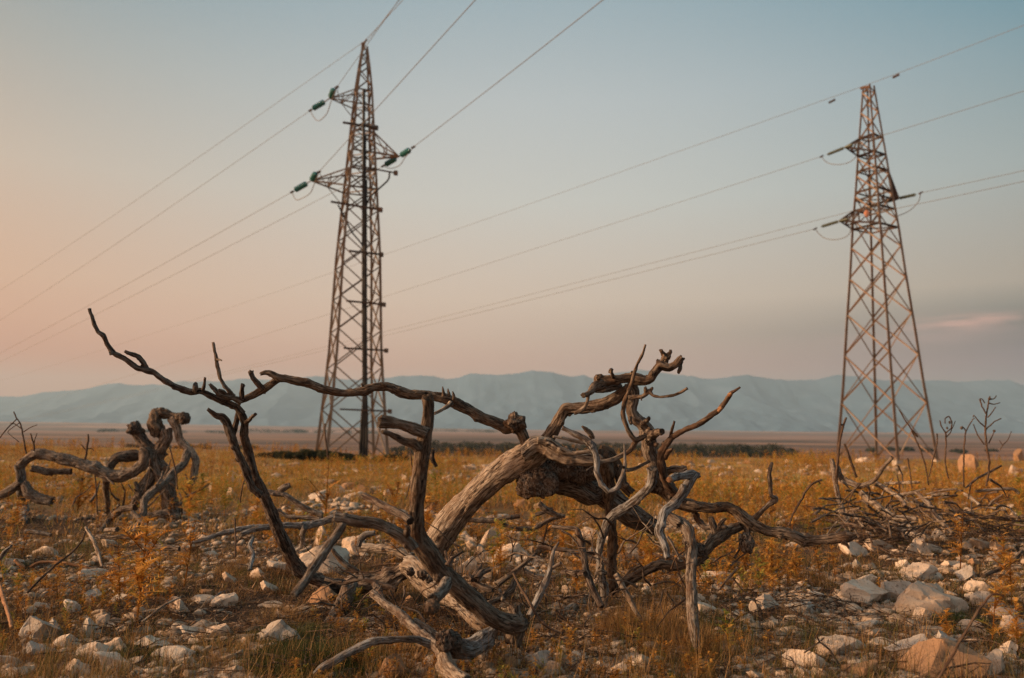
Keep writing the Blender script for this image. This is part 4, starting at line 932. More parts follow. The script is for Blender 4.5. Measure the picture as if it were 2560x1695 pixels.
stalk('thin dry stem leaning right before the right pylon foot', ['A 822,730,7 858,580,8 890,450,8 885,390,8'], 9.0, pods=(('A', 887, 398, 11),))
stalk('thin leaning stalk crossing the right pylon legs', ['A 590,205,6 640,290,7 680,350,8 750,500,9 795,640,8 820,790,8', 'A 690,360,10 720,400,13 735,415,8'], 9.2)
stalk('low dark stem in front of the right pylon', ['A 655,580,9 675,690,8 690,820,7'], 9.0)
stalk('faint thin stem at the far right', ['A 1380,520,5 1400,480,5 1440,440,5 1470,370,4', 'A 1400,480,4 1375,440,4'], 10.5)
stalk('small dark stem between heap branches', ['A 570,710,8 590,780,9 590,850,9'], 9.0)
stalk('bent dark stalk standing right of the low limb', ['5 850,1235,11 890,1130,12 950,1035,13 990,960,13 1045,900,12 1112,875,11', '5 965,1000,10 968,975,6', '5 1085,885,9 1100,910,8'], 6.0, pods=(('5', 1105, 880, 13),))
stalk('tall dry stalk with forked top at the left edge', ['9 205,420,9 185,300,9 160,190,8 130,140,7 108,92,7', '9 130,150,7 60,220,7 -5,300,6', '9 185,250,6 240,215,5 292,195,4', '9 175,230,5 120,190,5 80,180,4', '9 150,180,5 60,250,4 150,330,4'], 8.0)
stalk('short dark stalk rising behind the arching limb', ['9 268,400,10 262,340,9 240,262,8', '9 262,350,7 290,260,4'], 8.6)
stalk('dark forked stem behind the arching limb', ['9 665,470,12 680,390,12 692,320,11 690,268,8', '9 680,400,8 655,370,6 635,348,5', '9 685,380,7 720,380,6 735,400,5'], 9.6)
stalk('thin stem hanging right of the stump', ['9 1330,375,8 1360,480,8 1385,600,8 1390,700,7'], 8.6)
stalk('thin stem left of the stump trunk', ['9 1180,460,8 1170,600,8 1140,720,8'], 8.6)
stalk('thin brown stem under the arching limb', ['9 745,590,8 755,700,9 765,900,8'], 8.7)
stalk('faint stem left of the left pylon foot', ['2 665,560,7 668,640,8 680,740,9 690,840,8'], 10.0)
stalk('thin stem between the front branch and trunk', ['3 80,760,6 90,860,7 100,960,6 70,1060,7 50,1140,7'], 7.5)
stalk('slender brown stem left of the dark upright limb', ['2 45,960,7 20,1060,8 0,1180,8'], 6.6)
# ================================================================ lattice pylons
def bar_geo(a, b_, w_, t_=None, angle=True):
    a = np.array(a, float); b_ = np.array(b_, float); d = b_ - a; ln = np.linalg.norm(d); d /= ln
    up = np.array([0, 0, 1.0]) if abs(d[2]) < 0.95 else np.array([1.0, 0.2, 0])
    u = np.cross(d, up); u /= np.linalg.norm(u); v = np.cross(d, u)
    t_ = t_ or w_ * 0.18
    if angle: sec = [(-w_ / 2, -w_ / 2), (w_ / 2, -w_ / 2), (w_ / 2, -w_ / 2 + t_), (-w_ / 2 + t_, -w_ / 2 + t_), (-w_ / 2 + t_, w_ / 2), (-w_ / 2, w_ / 2)]
    else: sec = [(-w_ / 2, -t_ / 2), (w_ / 2, -t_ / 2), (w_ / 2, t_ / 2), (-w_ / 2, t_ / 2)]
    n = len(sec)
    V = np.array([a + u * x + v * y for x, y in sec] + [b_ + u * x + v * y for x, y in sec])
    Fc = [(i, (i + 1) % n, (i + 1) % n + n, i + n) for i in range(n)]
    if angle: Fc += [(0, 3, 2, 1), (0, 5, 4, 3), (n, n + 1, n + 2, n + 3), (n, n + 3, n + 4, n + 5)]
    else: Fc += [(3, 2, 1, 0), (4, 5, 6, 7)]
    return V, Fc
def poly_bar(name, segs, mat, root, parent=None):
    V, Fc = [], []
    for a, b_, w_, ang in segs:
        v, f = bar_geo(a, b_, w_, None if ang else w_ * 0.6, angle=ang); k = len(V)
        V.extend(list(v)); Fc.extend([tuple(i + k for i in q) for q in f])
    return link_mesh(name, np.array(V) - np.array(root.location), Fc, mat, parent or root, False)
def wire_geo(pts, r, ns=6):
    C = np.asarray(pts, float); T = np.gradient(C, axis=0); T /= np.linalg.norm(T, axis=1)[:, None]
    U = np.cross(T, [0, 0, 1.0]); U /= np.linalg.norm(U, axis=1)[:, None] + 1e-9; W_ = np.cross(T, U)
    th = np.linspace(0, 2 * math.pi, ns, endpoint=False)
    V = (C[:, None, :] + r * (np.cos(th)[None, :, None] * U[:, None, :] + np.sin(th)[None, :, None] * W_[:, None, :])).reshape(-1, 3)
    n = len(C)
    a = np.arange(n - 1)[:, None] * ns + np.arange(ns)[None, :]; b_ = np.arange(n - 1)[:, None] * ns + (np.arange(ns)[None, :] + 1) % ns
    return V, np.stack([a, b_, b_ + ns, a + ns], -1).reshape(-1, 4)
def catenary(a, b_, sag, n=40):
    a, b_ = np.array(a, float), np.array(b_, float); t = np.linspace(0, 1, n)[:, None]
    p = a + (b_ - a) * t; p[:, 2] -= (4 * sag * t * (1 - t))[:, 0]; return p
def string_geo(a, b_, nd, rd, rc):
    """cap-and-pin insulator string: sheds along a rod, one lathed surface"""
    a, b_ = np.array(a, float), np.array(b_, float); L_ = np.linalg.norm(b_ - a)
    prof = [(0, rc * 0.5)]
    for i in range(nd):
        s0 = L_ * (0.08 + 0.84 * i / nd); h = L_ * 0.84 / nd
        prof += [(s0, rc), (s0 + h * .24, rc * 1.2), (s0 + h * .34, rd * .85), (s0 + h * .46, rd), (s0 + h * .54, rd * .95), (s0 + h * .58, rc * 1.0)]
    prof += [(L_ * 0.94, rc), (L_, rc * 0.5)]
    d = (b_ - a) / L_; u = np.cross(d, [0, 0, 1.0]); u /= np.linalg.norm(u); v = np.cross(d, u)
    ns = 14; th = np.linspace(0, 2 * math.pi, ns, endpoint=False); V = []
    for s_, r in prof:
        for q in th: V.append(a + d * s_ + r * (u * math.cos(q) + v * math.sin(q)))
    Fc = [(i * ns + j, i * ns + (j + 1) % ns, (i + 1) * ns + (j + 1) % ns, (i + 1) * ns + j) for i in range(len(prof) - 1) for j in range(ns)]
    Fc += [tuple(range(ns - 1, -1, -1)), tuple((len(prof) - 1) * ns + j for j in range(ns))]
    return np.array(V), Fc

def pylon(label, base_px, Y0, prof, phi, mat, leg_w, br_w, ratio, lower_break):
    """prof: (pixel row, outer width px); phi: rotation of the right-hand corner"""
    bp = P(base_px[0], base_px[1], Y0); X0 = bp.x
    zb = float(terr(X0, Y0))
    zs, rs = [], []
    for row, wd in prof:
        c = P(base_px[0], row, Y0); e = P(base_px[0] + wd / 2, row, Y0)
        zs.append(c.z); rs.append((e.x - c.x) / math.cos(phi))
    zs[0] = zb
    rad = lambda z: float(np.interp(z, zs, rs))
    root = empty('lattice_pylon', (X0, Y0, zb), label, 'electricity pylon', 'lattice pylons')
    ang = [phi, phi + math.pi / 2, phi + math.pi, phi + 1.5 * math.pi]     # right, back, left, front
    cor = lambda k, z: np.array([X0 + rad(z) * math.cos(ang[k % 4]), Y0 + rad(z) * math.sin(ang[k % 4]), z])
    for k in range(4):
        cuts = [zb - 0.15] + [z for z in zs[1:]]
        segs = [(cor(k, max(a, zs[0])) if a >= zs[0] else cor(k, zs[0]) + np.array([0, 0, -0.3]), cor(k, b_), leg_w * (1 - 0.45 * i / len(cuts)), True) for i, (a, b_) in enumerate(zip(cuts, cuts[1:]))]
        poly_bar('leg', segs, mat, root)
        # footing
        f = cor(k, zs[0]); V, Fc = bar_geo(f + np.array([0, 0, -0.3]), f + np.array([0, 0, 0.12]), 0.34, 0.34, False)
        link_mesh('footing', V - np.array(root.location), Fc, K_grey, root, False)
    z = zb + 0.12; n = 0; rest = []; tops = zs[-1] - 0.15; panels = []
    while z < tops - 0.1:
        h = rad(z) * math.sqrt(2) * ratio * (1.0 if z < lower_break else 1.15); h = max(h, 0.42); z2 = min(z + h, tops); panels.append((z, z2)); z = z2
    for i, (a, b_) in enumerate(panels):
        xb = a < lower_break
        for k in range(4):
            p1, p2, q1, q2 = cor(k, a), cor(k + 1, b_), cor(k + 1, a), cor(k, b_)
            for s_, on in (((p1, p2, br_w, True), xb or (i + k) % 2 == 0), ((q1, q2, br_w, True), xb or (i + k) % 2 == 1)):
                if not on: continue
                if n < 96: poly_bar('brace', [s_], mat, root); n += 1
                else: rest.append(s_)
    if rest: tag(poly_bar('bracing', rest, mat, root), kind='stuff')
    return root, cor, rad, X0
prof_L = [(1150, 197), (1136, 194), (965, 158), (880, 142), (640, 118), (480, 90), (290, 57), (230, 47), (165, 29), (118, 13)]
PL, corL, radL, XL = pylon('left lattice pylon with teal glass insulators and a black cable down one leg', (878, 1150), 40.0, prof_L, R(-22), M_steel, 0.15, 0.062, 0.80, P(905, 330, 40).z)
prof_R = [(1150, 226), (1140, 224), (960, 181), (820, 154), (685, 125), (570, 104), (480, 82), (390, 63), (345, 53), (216, 24)]
PR, corR, radR, XR = pylon('right lattice pylon with a flat capped top and short pointed arms', (2215, 1150), 42.0, prof_R, R(-13), M_red, 0.16, 0.066, 0.86, P(2190, 420, 42).z)
zr = lambda px, row, Yd: P(px, row, Yd).z

def arm(root, cor, tip, za, zb_, faces, mat, w_=0.06, name='cross_arm'):
    """pyramid of bars from corners of the tower to a tip"""
    segs = []
    for k in faces:
        segs.append((cor(k, za), tip, w_, True)); segs.append((cor(k, zb_), tip, w_ * 1.2, True)); segs.append((cor(k, za), cor(k, zb_), w_, True))
        m1 = cor(k, za) * 0.5 + np.array(tip) * 0.5; m2 = cor(k, zb_) * 0.5 + np.array(tip) * 0.5
        segs.append((cor(k, za), m2, w_ * 0.7, True)); segs.append((m1, m2, w_ * 0.7, True))
    for z_ in (za, zb_):
        for k in range(4): segs.append((cor(k, z_), cor(k + 1, z_), w_, True))
        segs.append((cor(0, z_), cor(2, z_), w_ * 0.8, True))
    a_, b_ = faces
    segs.append((cor(a_, zb_) * .5 + np.array(tip) * .5, cor(b_, zb_) * .5 + np.array(tip) * .5, w_ * 0.8, True))
    return poly_bar(name, segs, mat, root)
TL1 = np.array(P(824, 246, 39.2)); TL2 = np.array(P(778, 452, 39.0)); TL3 = np.array(P(997, 391, 39.6))
arm(PL, corL, TL1, zr(905, 231, 40), zr(905, 268, 40), (2, 3), M_steel)
arm(PL, corL, TL2, zr(900, 432, 40), zr(900, 478, 40), (2, 3), M_steel, 0.075)
arm(PL, corL, TL3, zr(900, 335, 40), zr(900, 386, 40), (0, 1), M_steel, 0.07)
# apex cap
V, Fc = bar_geo(P(908, 124, 40), P(908, 108, 40), 0.2, 0.2, False); link_mesh('apex_cap', V - np.array(PL.location), Fc, M_red, PL, False)
poly_bar('earth_wire_horn', [(P(908, 110, 40), P(917, 98, 39.6), 0.07, False)], M_dark, PL)
# horizontal cable brackets on the left pylon
def lbar(x0, y0, x1, y1, d0, d1, w_=0.13):
    poly_bar('bracket', [(P(x0, y0, d0), P(x1, y1, d1), w_, False)], M_dark, PL)
    V, Fc = bar_geo(P(x1 - 2, y1, d1), P(x1 + 7, y1 + 1, d1), 0.22, 0.2, False); link_mesh('bracket_end', V - np.array(PL.location), Fc, M_dark, PL, False)
lbar(857, 306, 938, 319, 39.2, 39.6); lbar(886, 413, 987, 432, 38.8, 39.2, 0.09); lbar(827, 504, 949, 524, 38.4, 38.9)
lbar(872, 627, 951, 636, 38.4, 39.1); lbar(866, 752, 957, 761, 38.3, 39.0); lbar(859, 870, 963, 876, 38.2, 38.9); lbar(850, 1023, 972, 1028, 38.1, 38.8)
# black power cable up the inner leg, and the three loose loops above
def cable(name, pts, r, mat, root, n=14):
    Q = catmull(np.array([np.array(p) for p in pts]), [n] * (len(pts) - 1)); V, Fq = wire_geo(Q, r, 7)
    return link_mesh(name, V - np.array(root.location), Fq, mat, root, True)
for dx in (-2.6, 0.2, 3.0):
    cable('power_cable', [P(907 + dx * 3, 1152, 38.6), P(911 + dx * 2, 1040, 38.7), P(912 + dx, 980, 38.8), P(911 + dx, 760, 39), P(911 + dx, 520, 39.2), P(912 + dx, 330 + 40 * dx, 39.3)], 0.078, M_cable, PL)
cable('power_cable', [P(974, 432, 39.2), P(970, 450, 39.2), P(945, 474, 39.2), P(922, 498, 39.2), P(913, 530, 39.2)], 0.045, M_cable, PL)
cable('power_cable', [P(845, 512, 38.6), P(862, 545, 38.9), P(880, 580, 39), P(905, 612, 39.1), P(910, 640, 39.1)], 0.04, M_cable, PL)

# ---- wires -------------------------------------------------------------------
def away(p_arm, px, py, h_sag, Lx=2.2):
    """far end of a span: the wire passes the photo's edge pixel at a distance found from its height"""
def span(label, a, px, py, Yb, sag, ext=1.0, name='power_line', r=0.0125, group='overhead wires'):
    b_ = np.array(P(px, py, Yb)); a = np.array(a)
    b2 = a + (b_ - a) * ext
    pts = catenary(a, b2, sag, 60)
    V, Fq = wire_geo(pts, r, 6)
    o = link_mesh(name, V - a, Fq, M_wire, None, True); o.location = a
    return tag(o, label, 'power line', group)
def insul(root, a, b_, mat, nd=7, rd=0.13, rc=0.035):
    V, Fc = string_geo(a, b_, nd, rd, rc)
    return link_mesh('insulator_string', V - np.array(root.location), Fc, mat, root, True)
def clamp(root, p, mat=M_dark):
    p = np.array(p); V, Fc = bar_geo(p - np.array([0.09, 0, 0.05]), p + np.array([0.09, 0, 0.05]), 0.1, 0.08, False)
    link_mesh('wire_clamp', V - np.array(root.location), Fc, mat, root, False)
# left pylon strings: one towards the far left, one towards the camera and right
def two(root, tip, l1, l2, r1_, r2_, mat, nd, rd):
    poly_bar('string_link', [(tip, l1, 0.05, False), (tip, r1_, 0.05, False)], M_dark, root)
    insul(root, l1, l2, mat, nd, rd); insul(root, r1_, r2_, mat, nd, rd)
a1 = P(776, 276, 40.6); b1_ = P(842, 218, 37.6)
two(PL, TL1, P(812, 254, 39.6), P(781, 272, 40.5), P(827, 242, 39.0), P(834, 224, 37.8), M_glass, 6, 0.15)
a2 = P(730, 480, 40.4); b2_ = P(797, 430, 37.4)
two(PL, TL2, P(768, 458, 39.4), P(736, 476, 40.3), P(780, 449, 38.8), P(789, 434, 37.6), M_glass, 6, 0.15)
a3 = P(958, 415, 41.0); b3_ = P(1033, 368, 37.4)
two(PL, TL3, P(990, 396, 39.9), P(963, 412, 40.9), P(1003, 388, 39.2), P(1024, 375, 37.6), M_glass, 6, 0.15)
for p in (a1, b1_, a2, b2_, a3, b3_): clamp(PL, p)
def jump(root, pts): cable('jumper_wire', pts, 0.02, M_wire, root)
jump(PL, [a1, P(784, 292, 40.3), P(797, 302, 39.8), P(817, 284, 39), P(827, 256, 38.4), P(842, 218, 37.6)])
jump(PL, [a2, P(737, 496, 40), P(748, 499, 39.6), P(774, 484, 39), P(785, 462, 38.4), P(797, 430, 37.4)])
jump(PL, [a3, P(975, 421, 40), P(998, 414, 39), P(1012, 395, 38.4), P(1033, 368, 37.4)])
jump(PL, [P(842, 218, 37.6), P(850, 250, 38.2), P(872, 282, 39), P(890, 300, 39.3)])
jump(PL, [P(797, 430, 37.4), P(815, 462, 38.2), P(838, 492, 38.8), P(850, 506, 39)])
ap = P(910, 104, 40)
span('earth wire from the tip of the left pylon down to the left edge', ap, -60, 744, 102, 1.1, 1.8)
span('wire from the upper left arm of the left pylon down to the left edge', a1, -60, 822, 104, 0.9, 1.8)
span('wire from the lower left arm of the left pylon down to the left edge', a2, -60, 905, 104, 0.5, 1.8)
span('wire from the right arm of the left pylon passing behind it to the left edge', a3, -60, 922, 118, 0.7, 1.7)
span('earth wire from the left pylon tip rising overhead', ap, 1004, 0, 27.5, 0.05, 1.9)
span('second thin wire beside the earth wire above the left pylon', P(912, 110, 39.9), 996, 0, 29, 0.04, 1.8)
span('wire from the upper left arm of the left pylon rising overhead', b1_, 1010, -20, 24.5, 0.02, 1.9)
span('wire from the lower left arm rising behind the left pylon to the top edge', b2_, 1188, 0, 22.0, 0.0, 1.9, r=0.014)
span('wire from the right arm of the left pylon rising to the top edge', b3_, 1497, 0, 22.5, 0.1, 1.9, r=0.014)

# right pylon
TR1 = np.array(P(2112, 369, 41.6)); TR2 = np.array(P(2246, 496, 41.8)); TR3 = np.array(P(2098, 553, 41.4))
arm(PR, corR, TR1, zr(2175, 345, 42), zr(2175, 389, 42), (2, 3), M_dark, 0.085)
arm(PR, corR, TR3, zr(2175, 525, 42), zr(2175, 571, 42), (2, 3), M_dark, 0.085)
arm(PR, corR, TR2, zr(2190, 428, 42), zr(2190, 500, 42), (0, 1), M_dark, 0.08)
V, Fc = bar_geo(P(2151, 221, 42.1), P(2176, 216, 41.7), 0.10, 0.12, False); link_mesh('apex_cap', V - np.array(PR.location), Fc, M_dark, PR, False)
def seg_ring(row, w_=0.09):
    z_ = zr(2175, row, 42)
    poly_bar('girdle', [(corR(k, z_), corR(k + 1, z_), w_, True) for k in range(4)], M_dark, PR)
for row in (345, 389, 428, 480, 525, 571): seg_ring(row)
o = ball('warning_disc', P(2167, 534, 41.0), 0.16, M_dish, PR, (0.9, 0.3, 1.2), 0.03, 3)
e1 = P(2054, 391, 43.8); e2 = P(2302, 482, 40.2); e3 = P(2038, 572, 43.6)
f1 = P(2136, 360, 39.5); f3 = P(2125, 545, 39.4); f2 = P(2206, 508, 43.6)
insul(PR, TR1, P(2067, 387, 43.4), M_porc, 10, 0.085); insul(PR, TR2, P(2291, 486, 40.5), M_porc, 10, 0.085); insul(PR, TR3, P(2052, 567, 43.2), M_porc, 10, 0.085)
insul(PR, TR1, P(2132, 361, 39.9), M_porc, 8, 0.08); insul(PR, TR3, P(2120, 547, 39.8), M_porc, 8, 0.08); insul(PR, TR2, P(2212, 506, 43.2), M_porc, 8, 0.08)
for p in (e1, e2, e3): clamp(PR, p)
jump(PR, [e1, P(2062, 402, 43), P(2078, 410, 42.5), P(2102, 411, 42), P(2128, 403, 41), P(2142, 385, 40), f1])
jump(PR, [e3, P(2048, 585, 43), P(2064, 596, 42.5), P(2090, 599, 42), P(2118, 590, 41), P(2128, 570, 40), f3])
jump(PR, [e2, P(2297, 502, 40.6), P(2282, 520, 41), P(2262, 533, 42), P(2236, 540, 43), P(2215, 525, 43.5), f2])
apr = P(2165, 213, 42)
for (x, y, d) in ((2080, 253, 44.3), (2240, 190, 40.2)):
    V, Fc = bar_geo(np.array(P(x - 8, y + 4, d)), np.array(P(x + 8, y - 4, d - 0.1)), 0.10, 0.1, False)
    o = link_mesh('vibration_damper', V - np.array(P(x, y, d)), Fc, M_dark, None, False); o.location = P(x, y, d)
    tag(o, 'small damper clamped on the earth wire %s of the right pylon tip' % ('left' if x < 2160 else 'right'), 'damper', 'dampers on the earth wire')
span('earth wire from the right pylon tip running down behind the left pylon', apr, -60, 950, 262, 2.6, 1.5)
span('wire from the upper left arm of the right pylon running far to the left', e1, -60, 1030, 262, 2.2, 1.5)
span('wire from the lower left arm of the right pylon running far to the left', e3, -60, 1062, 240, 1.6, 1.5)
span('wire from the right arm of the right pylon passing behind it to the left', f2, -60, 1058, 250, 1.9, 1.5)
span('earth wire from the right pylon tip to the top right edge', apr, 2600, 45, 34.5, 0.05, 2.0)
span('wire from the upper left arm of the right pylon to the right edge', f1, 2600, 210, 33.0, 0.08, 2.0)
span('wire from the right arm of the right pylon to the right edge', e2, 2600, 414, 34.0, 0.06, 2.0)
span('wire from the lower left arm of the right pylon to the right edge', f3, 2600, 440, 33.0, 0.08, 2.0)
# ================================================================ rocks
def rock_verts(seed, lev=4, planes=14, amp=0.10, dr=(0.26, 0.66)):
    g = np.random.default_rng(seed)
    bm = bmesh.new(); bmesh.ops.create_icosphere(bm, subdivisions=lev, radius=1)
    V = np.array([v.co for v in bm.verts]); Fc = np.array([[v.index for v in f.verts] for f in bm.faces]); bm.free()
    V = V * (1 + 0.22 * fbm(V[:, 0] * 0.9 + seed, V[:, 1] * 0.9, V[:, 2] * 0.9, 2))[:, None]
    for i in range(planes):
        n = g.normal(size=3); n[2] *= 0.8; n /= np.linalg.norm(n)
        d = g.uniform(*dr)
        k = V @ n - d
        V = V - np.outer(np.clip(k, 0, None) * 0.97, n)
    nn = V / (np.linalg.norm(V, axis=1)[:, None] + 1e-9)
    V = V + nn * (amp * 0.55 * fbm(V[:, 0] * 2.8 + seed * 3, V[:, 1] * 2.8, V[:, 2] * 2.8, 5))[:, None]
    cr = np.clip(1 - np.abs(vn(V[:, 0] * 1.7 + seed, V[:, 1] * 1.7, V[:, 2] * 4.0)) * 10, 0, 1)
    V = V - nn * (cr * 0.05)[:, None]
    V -= (V.max(0) + V.min(0)) / 2
    V /= (V.max(0) - V.min(0)) / 2
    return V, Fc
ROCK = [rock_verts(200 + i, planes=7 + i % 5) for i in range(12)] + [rock_verts(240 + i, planes=16, amp=0.16, dr=(0.42, 0.82)) for i in range(6)]
_rmesh = {}
def rock_mesh(t, mat):
    if (t, mat.name) not in _rmesh:
        o = link_mesh('rock', ROCK[t][0], ROCK[t][1], mat, None, True)
        o.data.set_sharp_from_angle(angle=R(20)); _rmesh[(t, mat.name)] = o.data; bpy.data.objects.remove(o)
    return _rmesh[(t, mat.name)]
ROCKS = []
def add_rock(x, yb, wpx, hpx, mat=None, t=None, rot=None, tilt=None, seed=0, dscale=None):
    g = np.random.default_rng(int(x * 7 + yb * 13 + seed))
    p = G(x, yb)
    k = p.y / F
    w_, h_ = wpx * k, hpx * k * 1.05
    dpt = w_ * (dscale or g.uniform(0.6, 0.95))
    mat = mat or (K_cream if g.random() < 0.82 else K_grey)
    t = int(g.integers(12, 18) if wpx > 110 else g.integers(0, len(ROCK))) if t is None else t
    o = bpy.data.objects.new('rock', rock_mesh(t, mat)); COL.objects.link(o)
    o.scale = (w_ * 0.54, dpt * 0.52, h_ * 0.70)
    o.location = (p.x, p.y + dpt * 0.35, p.z + h_ * 0.20)
    rz = g.choice([0, math.pi]) + g.uniform(-0.35, 0.35) if rot is None else rot
    o.rotation_euler = (g.uniform(-.15, .15), g.uniform(-.14, .14) if tilt is None else tilt, rz)
    # the pixel box of the visible stone, kept to word its label
    ROCKS.append([o, x, yb - hpx / 2, wpx, hpx, mat.name, p.y])
    return o
CR, GR, TN = K_cream, K_grey, K_tan
HAND = [
 (100,1394,75,26,CR),(222,1445,62,24,CR),(570,1458,36,28,CR),(225,1508,42,30,GR),(171,1533,38,32,CR),(100,1526,42,13,CR),(82,1612,85,72,GR),(126,1590,42,42,GR),(207,1600,72,42,GR),(242,1566,45,26,CR),
 (538,1594,57,27,CR),(688,1612,122,58,GR),(150,1630,62,36,CR),(95,1652,62,42,GR),(219,1650,82,36,CR),(284,1638,78,38,CR),(284,1690,82,58,CR),(364,1632,82,36,CR),(420,1656,98,36,CR),(177,1700,84,42,CR),
 (16,1674,46,34,CR),(32,1704,66,34,CR),(293,1514,62,24,GR),(434,1532,78,34,CR),(502,1510,56,18,CR),(556,1520,62,30,CR),(668,1484,42,30,CR),(115,1486,34,12,CR),(378,1415,30,13,CR),(671,1368,40,28,CR),
 (266,1372,36,26,CR),(384,1362,30,15,CR),(150,1339,46,14,CR),(800,1374,76,56,CR),(875,1386,68,44,CR),(802,1434,122,68,CR),(800,1520,92,50,TN),(934,1572,76,28,GR),(976,1706,62,60,TN),(1080,1672,44,30,GR),
 (1018,1524,50,32,TN),(1230,1372,56,56,CR),(1296,1362,94,34,CR),(1280,1400,90,40,CR),(1162,1438,56,40,CR),(1245,1302,62,15,CR),(1172,1330,60,16,CR),(1160,1352,40,22,CR),(1190,1382,50,30,CR),(1354,1364,38,24,CR),
 (1352,1672,72,38,GR),(1392,1694,62,34,CR),(1445,1660,44,26,CR),(1410,1636,34,18,CR),(1416,1488,28,22,CR),(1487,1556,44,20,GR),(1382,1700,40,20,CR),(1275,1672,34,30,TN),(1477,1350,84,28,CR),(1572,1402,62,30,CR),
 (1576,1380,40,22,CR),(1786,1458,92,26,CR),(1850,1474,32,28,CR),(1770,1542,52,36,CR),(1806,1548,34,24,CR),(1838,1530,36,22,CR),(1850,1558,72,24,CR),(1888,1544,28,38,CR),(1474,1560,52,20,GR),(1470,1596,62,16,CR),
 (1500,1684,48,26,CR),(1540,1700,60,34,CR),(1598,1684,82,38,CR),(1585,1660,44,22,CR),(1642,1666,52,26,CR),(1862,1694,44,28,GR),(2144,1392,76,34,CR),(2206,1378,76,27,CR),(2286,1392,48,40,CR),(2312,1390,40,44,CR),
 (2342,1384,40,26,CR),(2150,1424,32,26,GR),(2180,1432,38,24,CR),(2245,1390,30,15,CR),(2265,1425,42,25,CR),(2310,1456,92,36,CR),(2338,1450,48,20,CR),(2170,1462,52,24,CR),(2170,1512,118,56,CR),(2260,1512,90,54,GR),
 (2345,1546,172,82,CR),(2330,1512,96,54,CR),(2430,1450,62,36,GR),(2446,1488,54,32,CR),(2460,1372,62,26,CR),(2420,1372,36,18,CR),(2502,1378,40,28,CR),(2446,1416,38,20,TN),(2468,1520,62,36,GR),(2306,1556,56,34,CR),
 (2278,1668,86,76,GR),(2320,1660,72,60,GR),(2374,1640,66,54,GR),(2450,1590,82,32,CR),(2542,1590,62,48,CR),(2115,1648,122,42,CR),(2008,1540,80,34,GR),(1928,1540,68,48,CR),(1870,1572,42,30,CR),(1934,1566,32,24,CR),
 (2098,1580,62,17,TN),(2175,1580,56,22,GR),(2200,1598,54,22,CR),(2030,1682,102,46,CR),(2012,1706,42,30,CR),(2046,1704,40,30,CR),(1958,1706,34,24,CR),(1990,1708,30,20,CR),(2160,1706,78,40,TN),(2178,1686,34,22,TN),
 (2490,1700,70,62,CR),(1868,1690,38,28,CR),(1896,1706,52,26,CR),(2114,1592,18,16,CR),(2526,1650,60,40,CR),(791,1250,40,24,CR),(850,1232,22,22,CR),(870,1228,36,22,TN),(906,1236,52,22,TN),(882,1250,52,18,CR),
 (973,1238,30,16,CR),(1005,1240,24,14,CR),(690,1194,24,12,CR),(580,1206,32,30,CR),(612,1190,26,16,CR),(525,1230,36,22,CR),(508,1214,28,16,CR),(575,1240,34,20,CR),(1888,1222,36,16,CR),(1821,1216,26,16,CR),
 (1872,1158,22,7,TN),(1783,1160,32,10,CR),(1965,1196,18,20,GR),(1720,1162,26,12,TN),(2433,1182,46,48,TN),(2552,1146,26,32,TN),(2545,1190,40,28,CR),(2405,1218,34,16,CR),(2255,1238,40,16,CR),(2165,1156,44,14,CR),
 (2275,1268,30,18,CR),(2348,1352,44,24,CR),(2310,1352,40,20,CR),(2285,1346,36,16,CR),(2390,1422,56,20,CR),(2415,1432,40,22,CR),(2370,1438,40,14,CR),(2540,1300,30,18,CR),(2525,1280,26,18,CR),(2430,1290,34,20,CR),
 (1060,1300,44,26,GR),(1080,1288,36,36,TN),(1010,1322,34,22,GR),(1015,1200,20,14,CR),(1130,1160,30,14,TN),(1155,1162,24,12,TN),(1245,1164,20,10,CR),(640,1448,44,26,CR),(30,1394,30,24,CR),(20,1420,60,26,GR),
 (600,1382,30,16,TN),(700,1430,60,30,CR),(1065,1660,30,20,GR),(1000,1290,30,16,CR),(1350,1275,30,22,CR),(1300,1270,34,20,TN),(1205,1285,30,18,TN),(1420,1400,34,18,CR),(1500,1466,30,20,GR),(1620,1486,30,18,GR),
 (1205,1392,48,24,CR),(1335,1388,60,26,CR),(1395,1392,50,22,CR),(1430,1372,44,20,CR),(1520,1362,50,20,CR),(1545,1385,34,20,CR),(1180,1362,36,20,CR),(1262,1382,40,26,CR),(1310,1412,44,20,CR),(1385,1355,46,16,CR),
 (1450,1410,36,18,CR),(1610,1398,40,22,CR),(1640,1420,34,18,CR),(1240,1415,34,18,CR),(1132,1345,30,18,CR),(1490,1388,36,18,CR),
]
for h in HAND: add_rock(h[0], h[1], h[2], h[3], h[4])
# the big rust-coloured slab in the bottom right corner, tipped on edge
o = add_rock(2378, 1712, 205, 92, K_tan, t=3, rot=0.25, tilt=-0.36); 
ROCKS[-1].append('large curved rust brown slab tipped on edge in the bottom right corner')
NAMED = {(688,1612): 'large lichen-blotched grey boulder left of the green grass tuft', (802,1434): 'big buff boulder, the lowest of the pale boulders under the side branch', (800,1374): 'flat-topped pale boulder left of the hanging prong',
 (875,1386): 'pale wedge-shaped boulder right of the hanging prong', (82,1612): 'tall grey-brown pointed boulder near the left edge', (2345,1546): 'large smooth cream boulder, biggest stone on the right', (2170,1512): 'cream slab forming the left end of the big boulder group on the right',
 (2278,1668): 'rounded grey boulder left of the rust brown slab', (2115,1648): 'flat shield-shaped cream slab in the lower right grass', (800,1520): 'tan boulder half hidden under the knotted roots', (2433,1182): 'pinkish pointed boulder on the brow at the right'}
for r in ROCKS:
    key = [k for k in NAMED if abs(k[0] - r[1]) < 0.6 and abs(k[1] - (r[2] + r[4] / 2)) < 0.6]
    if key and len(r) == 7: r.append(NAMED[key[0]])
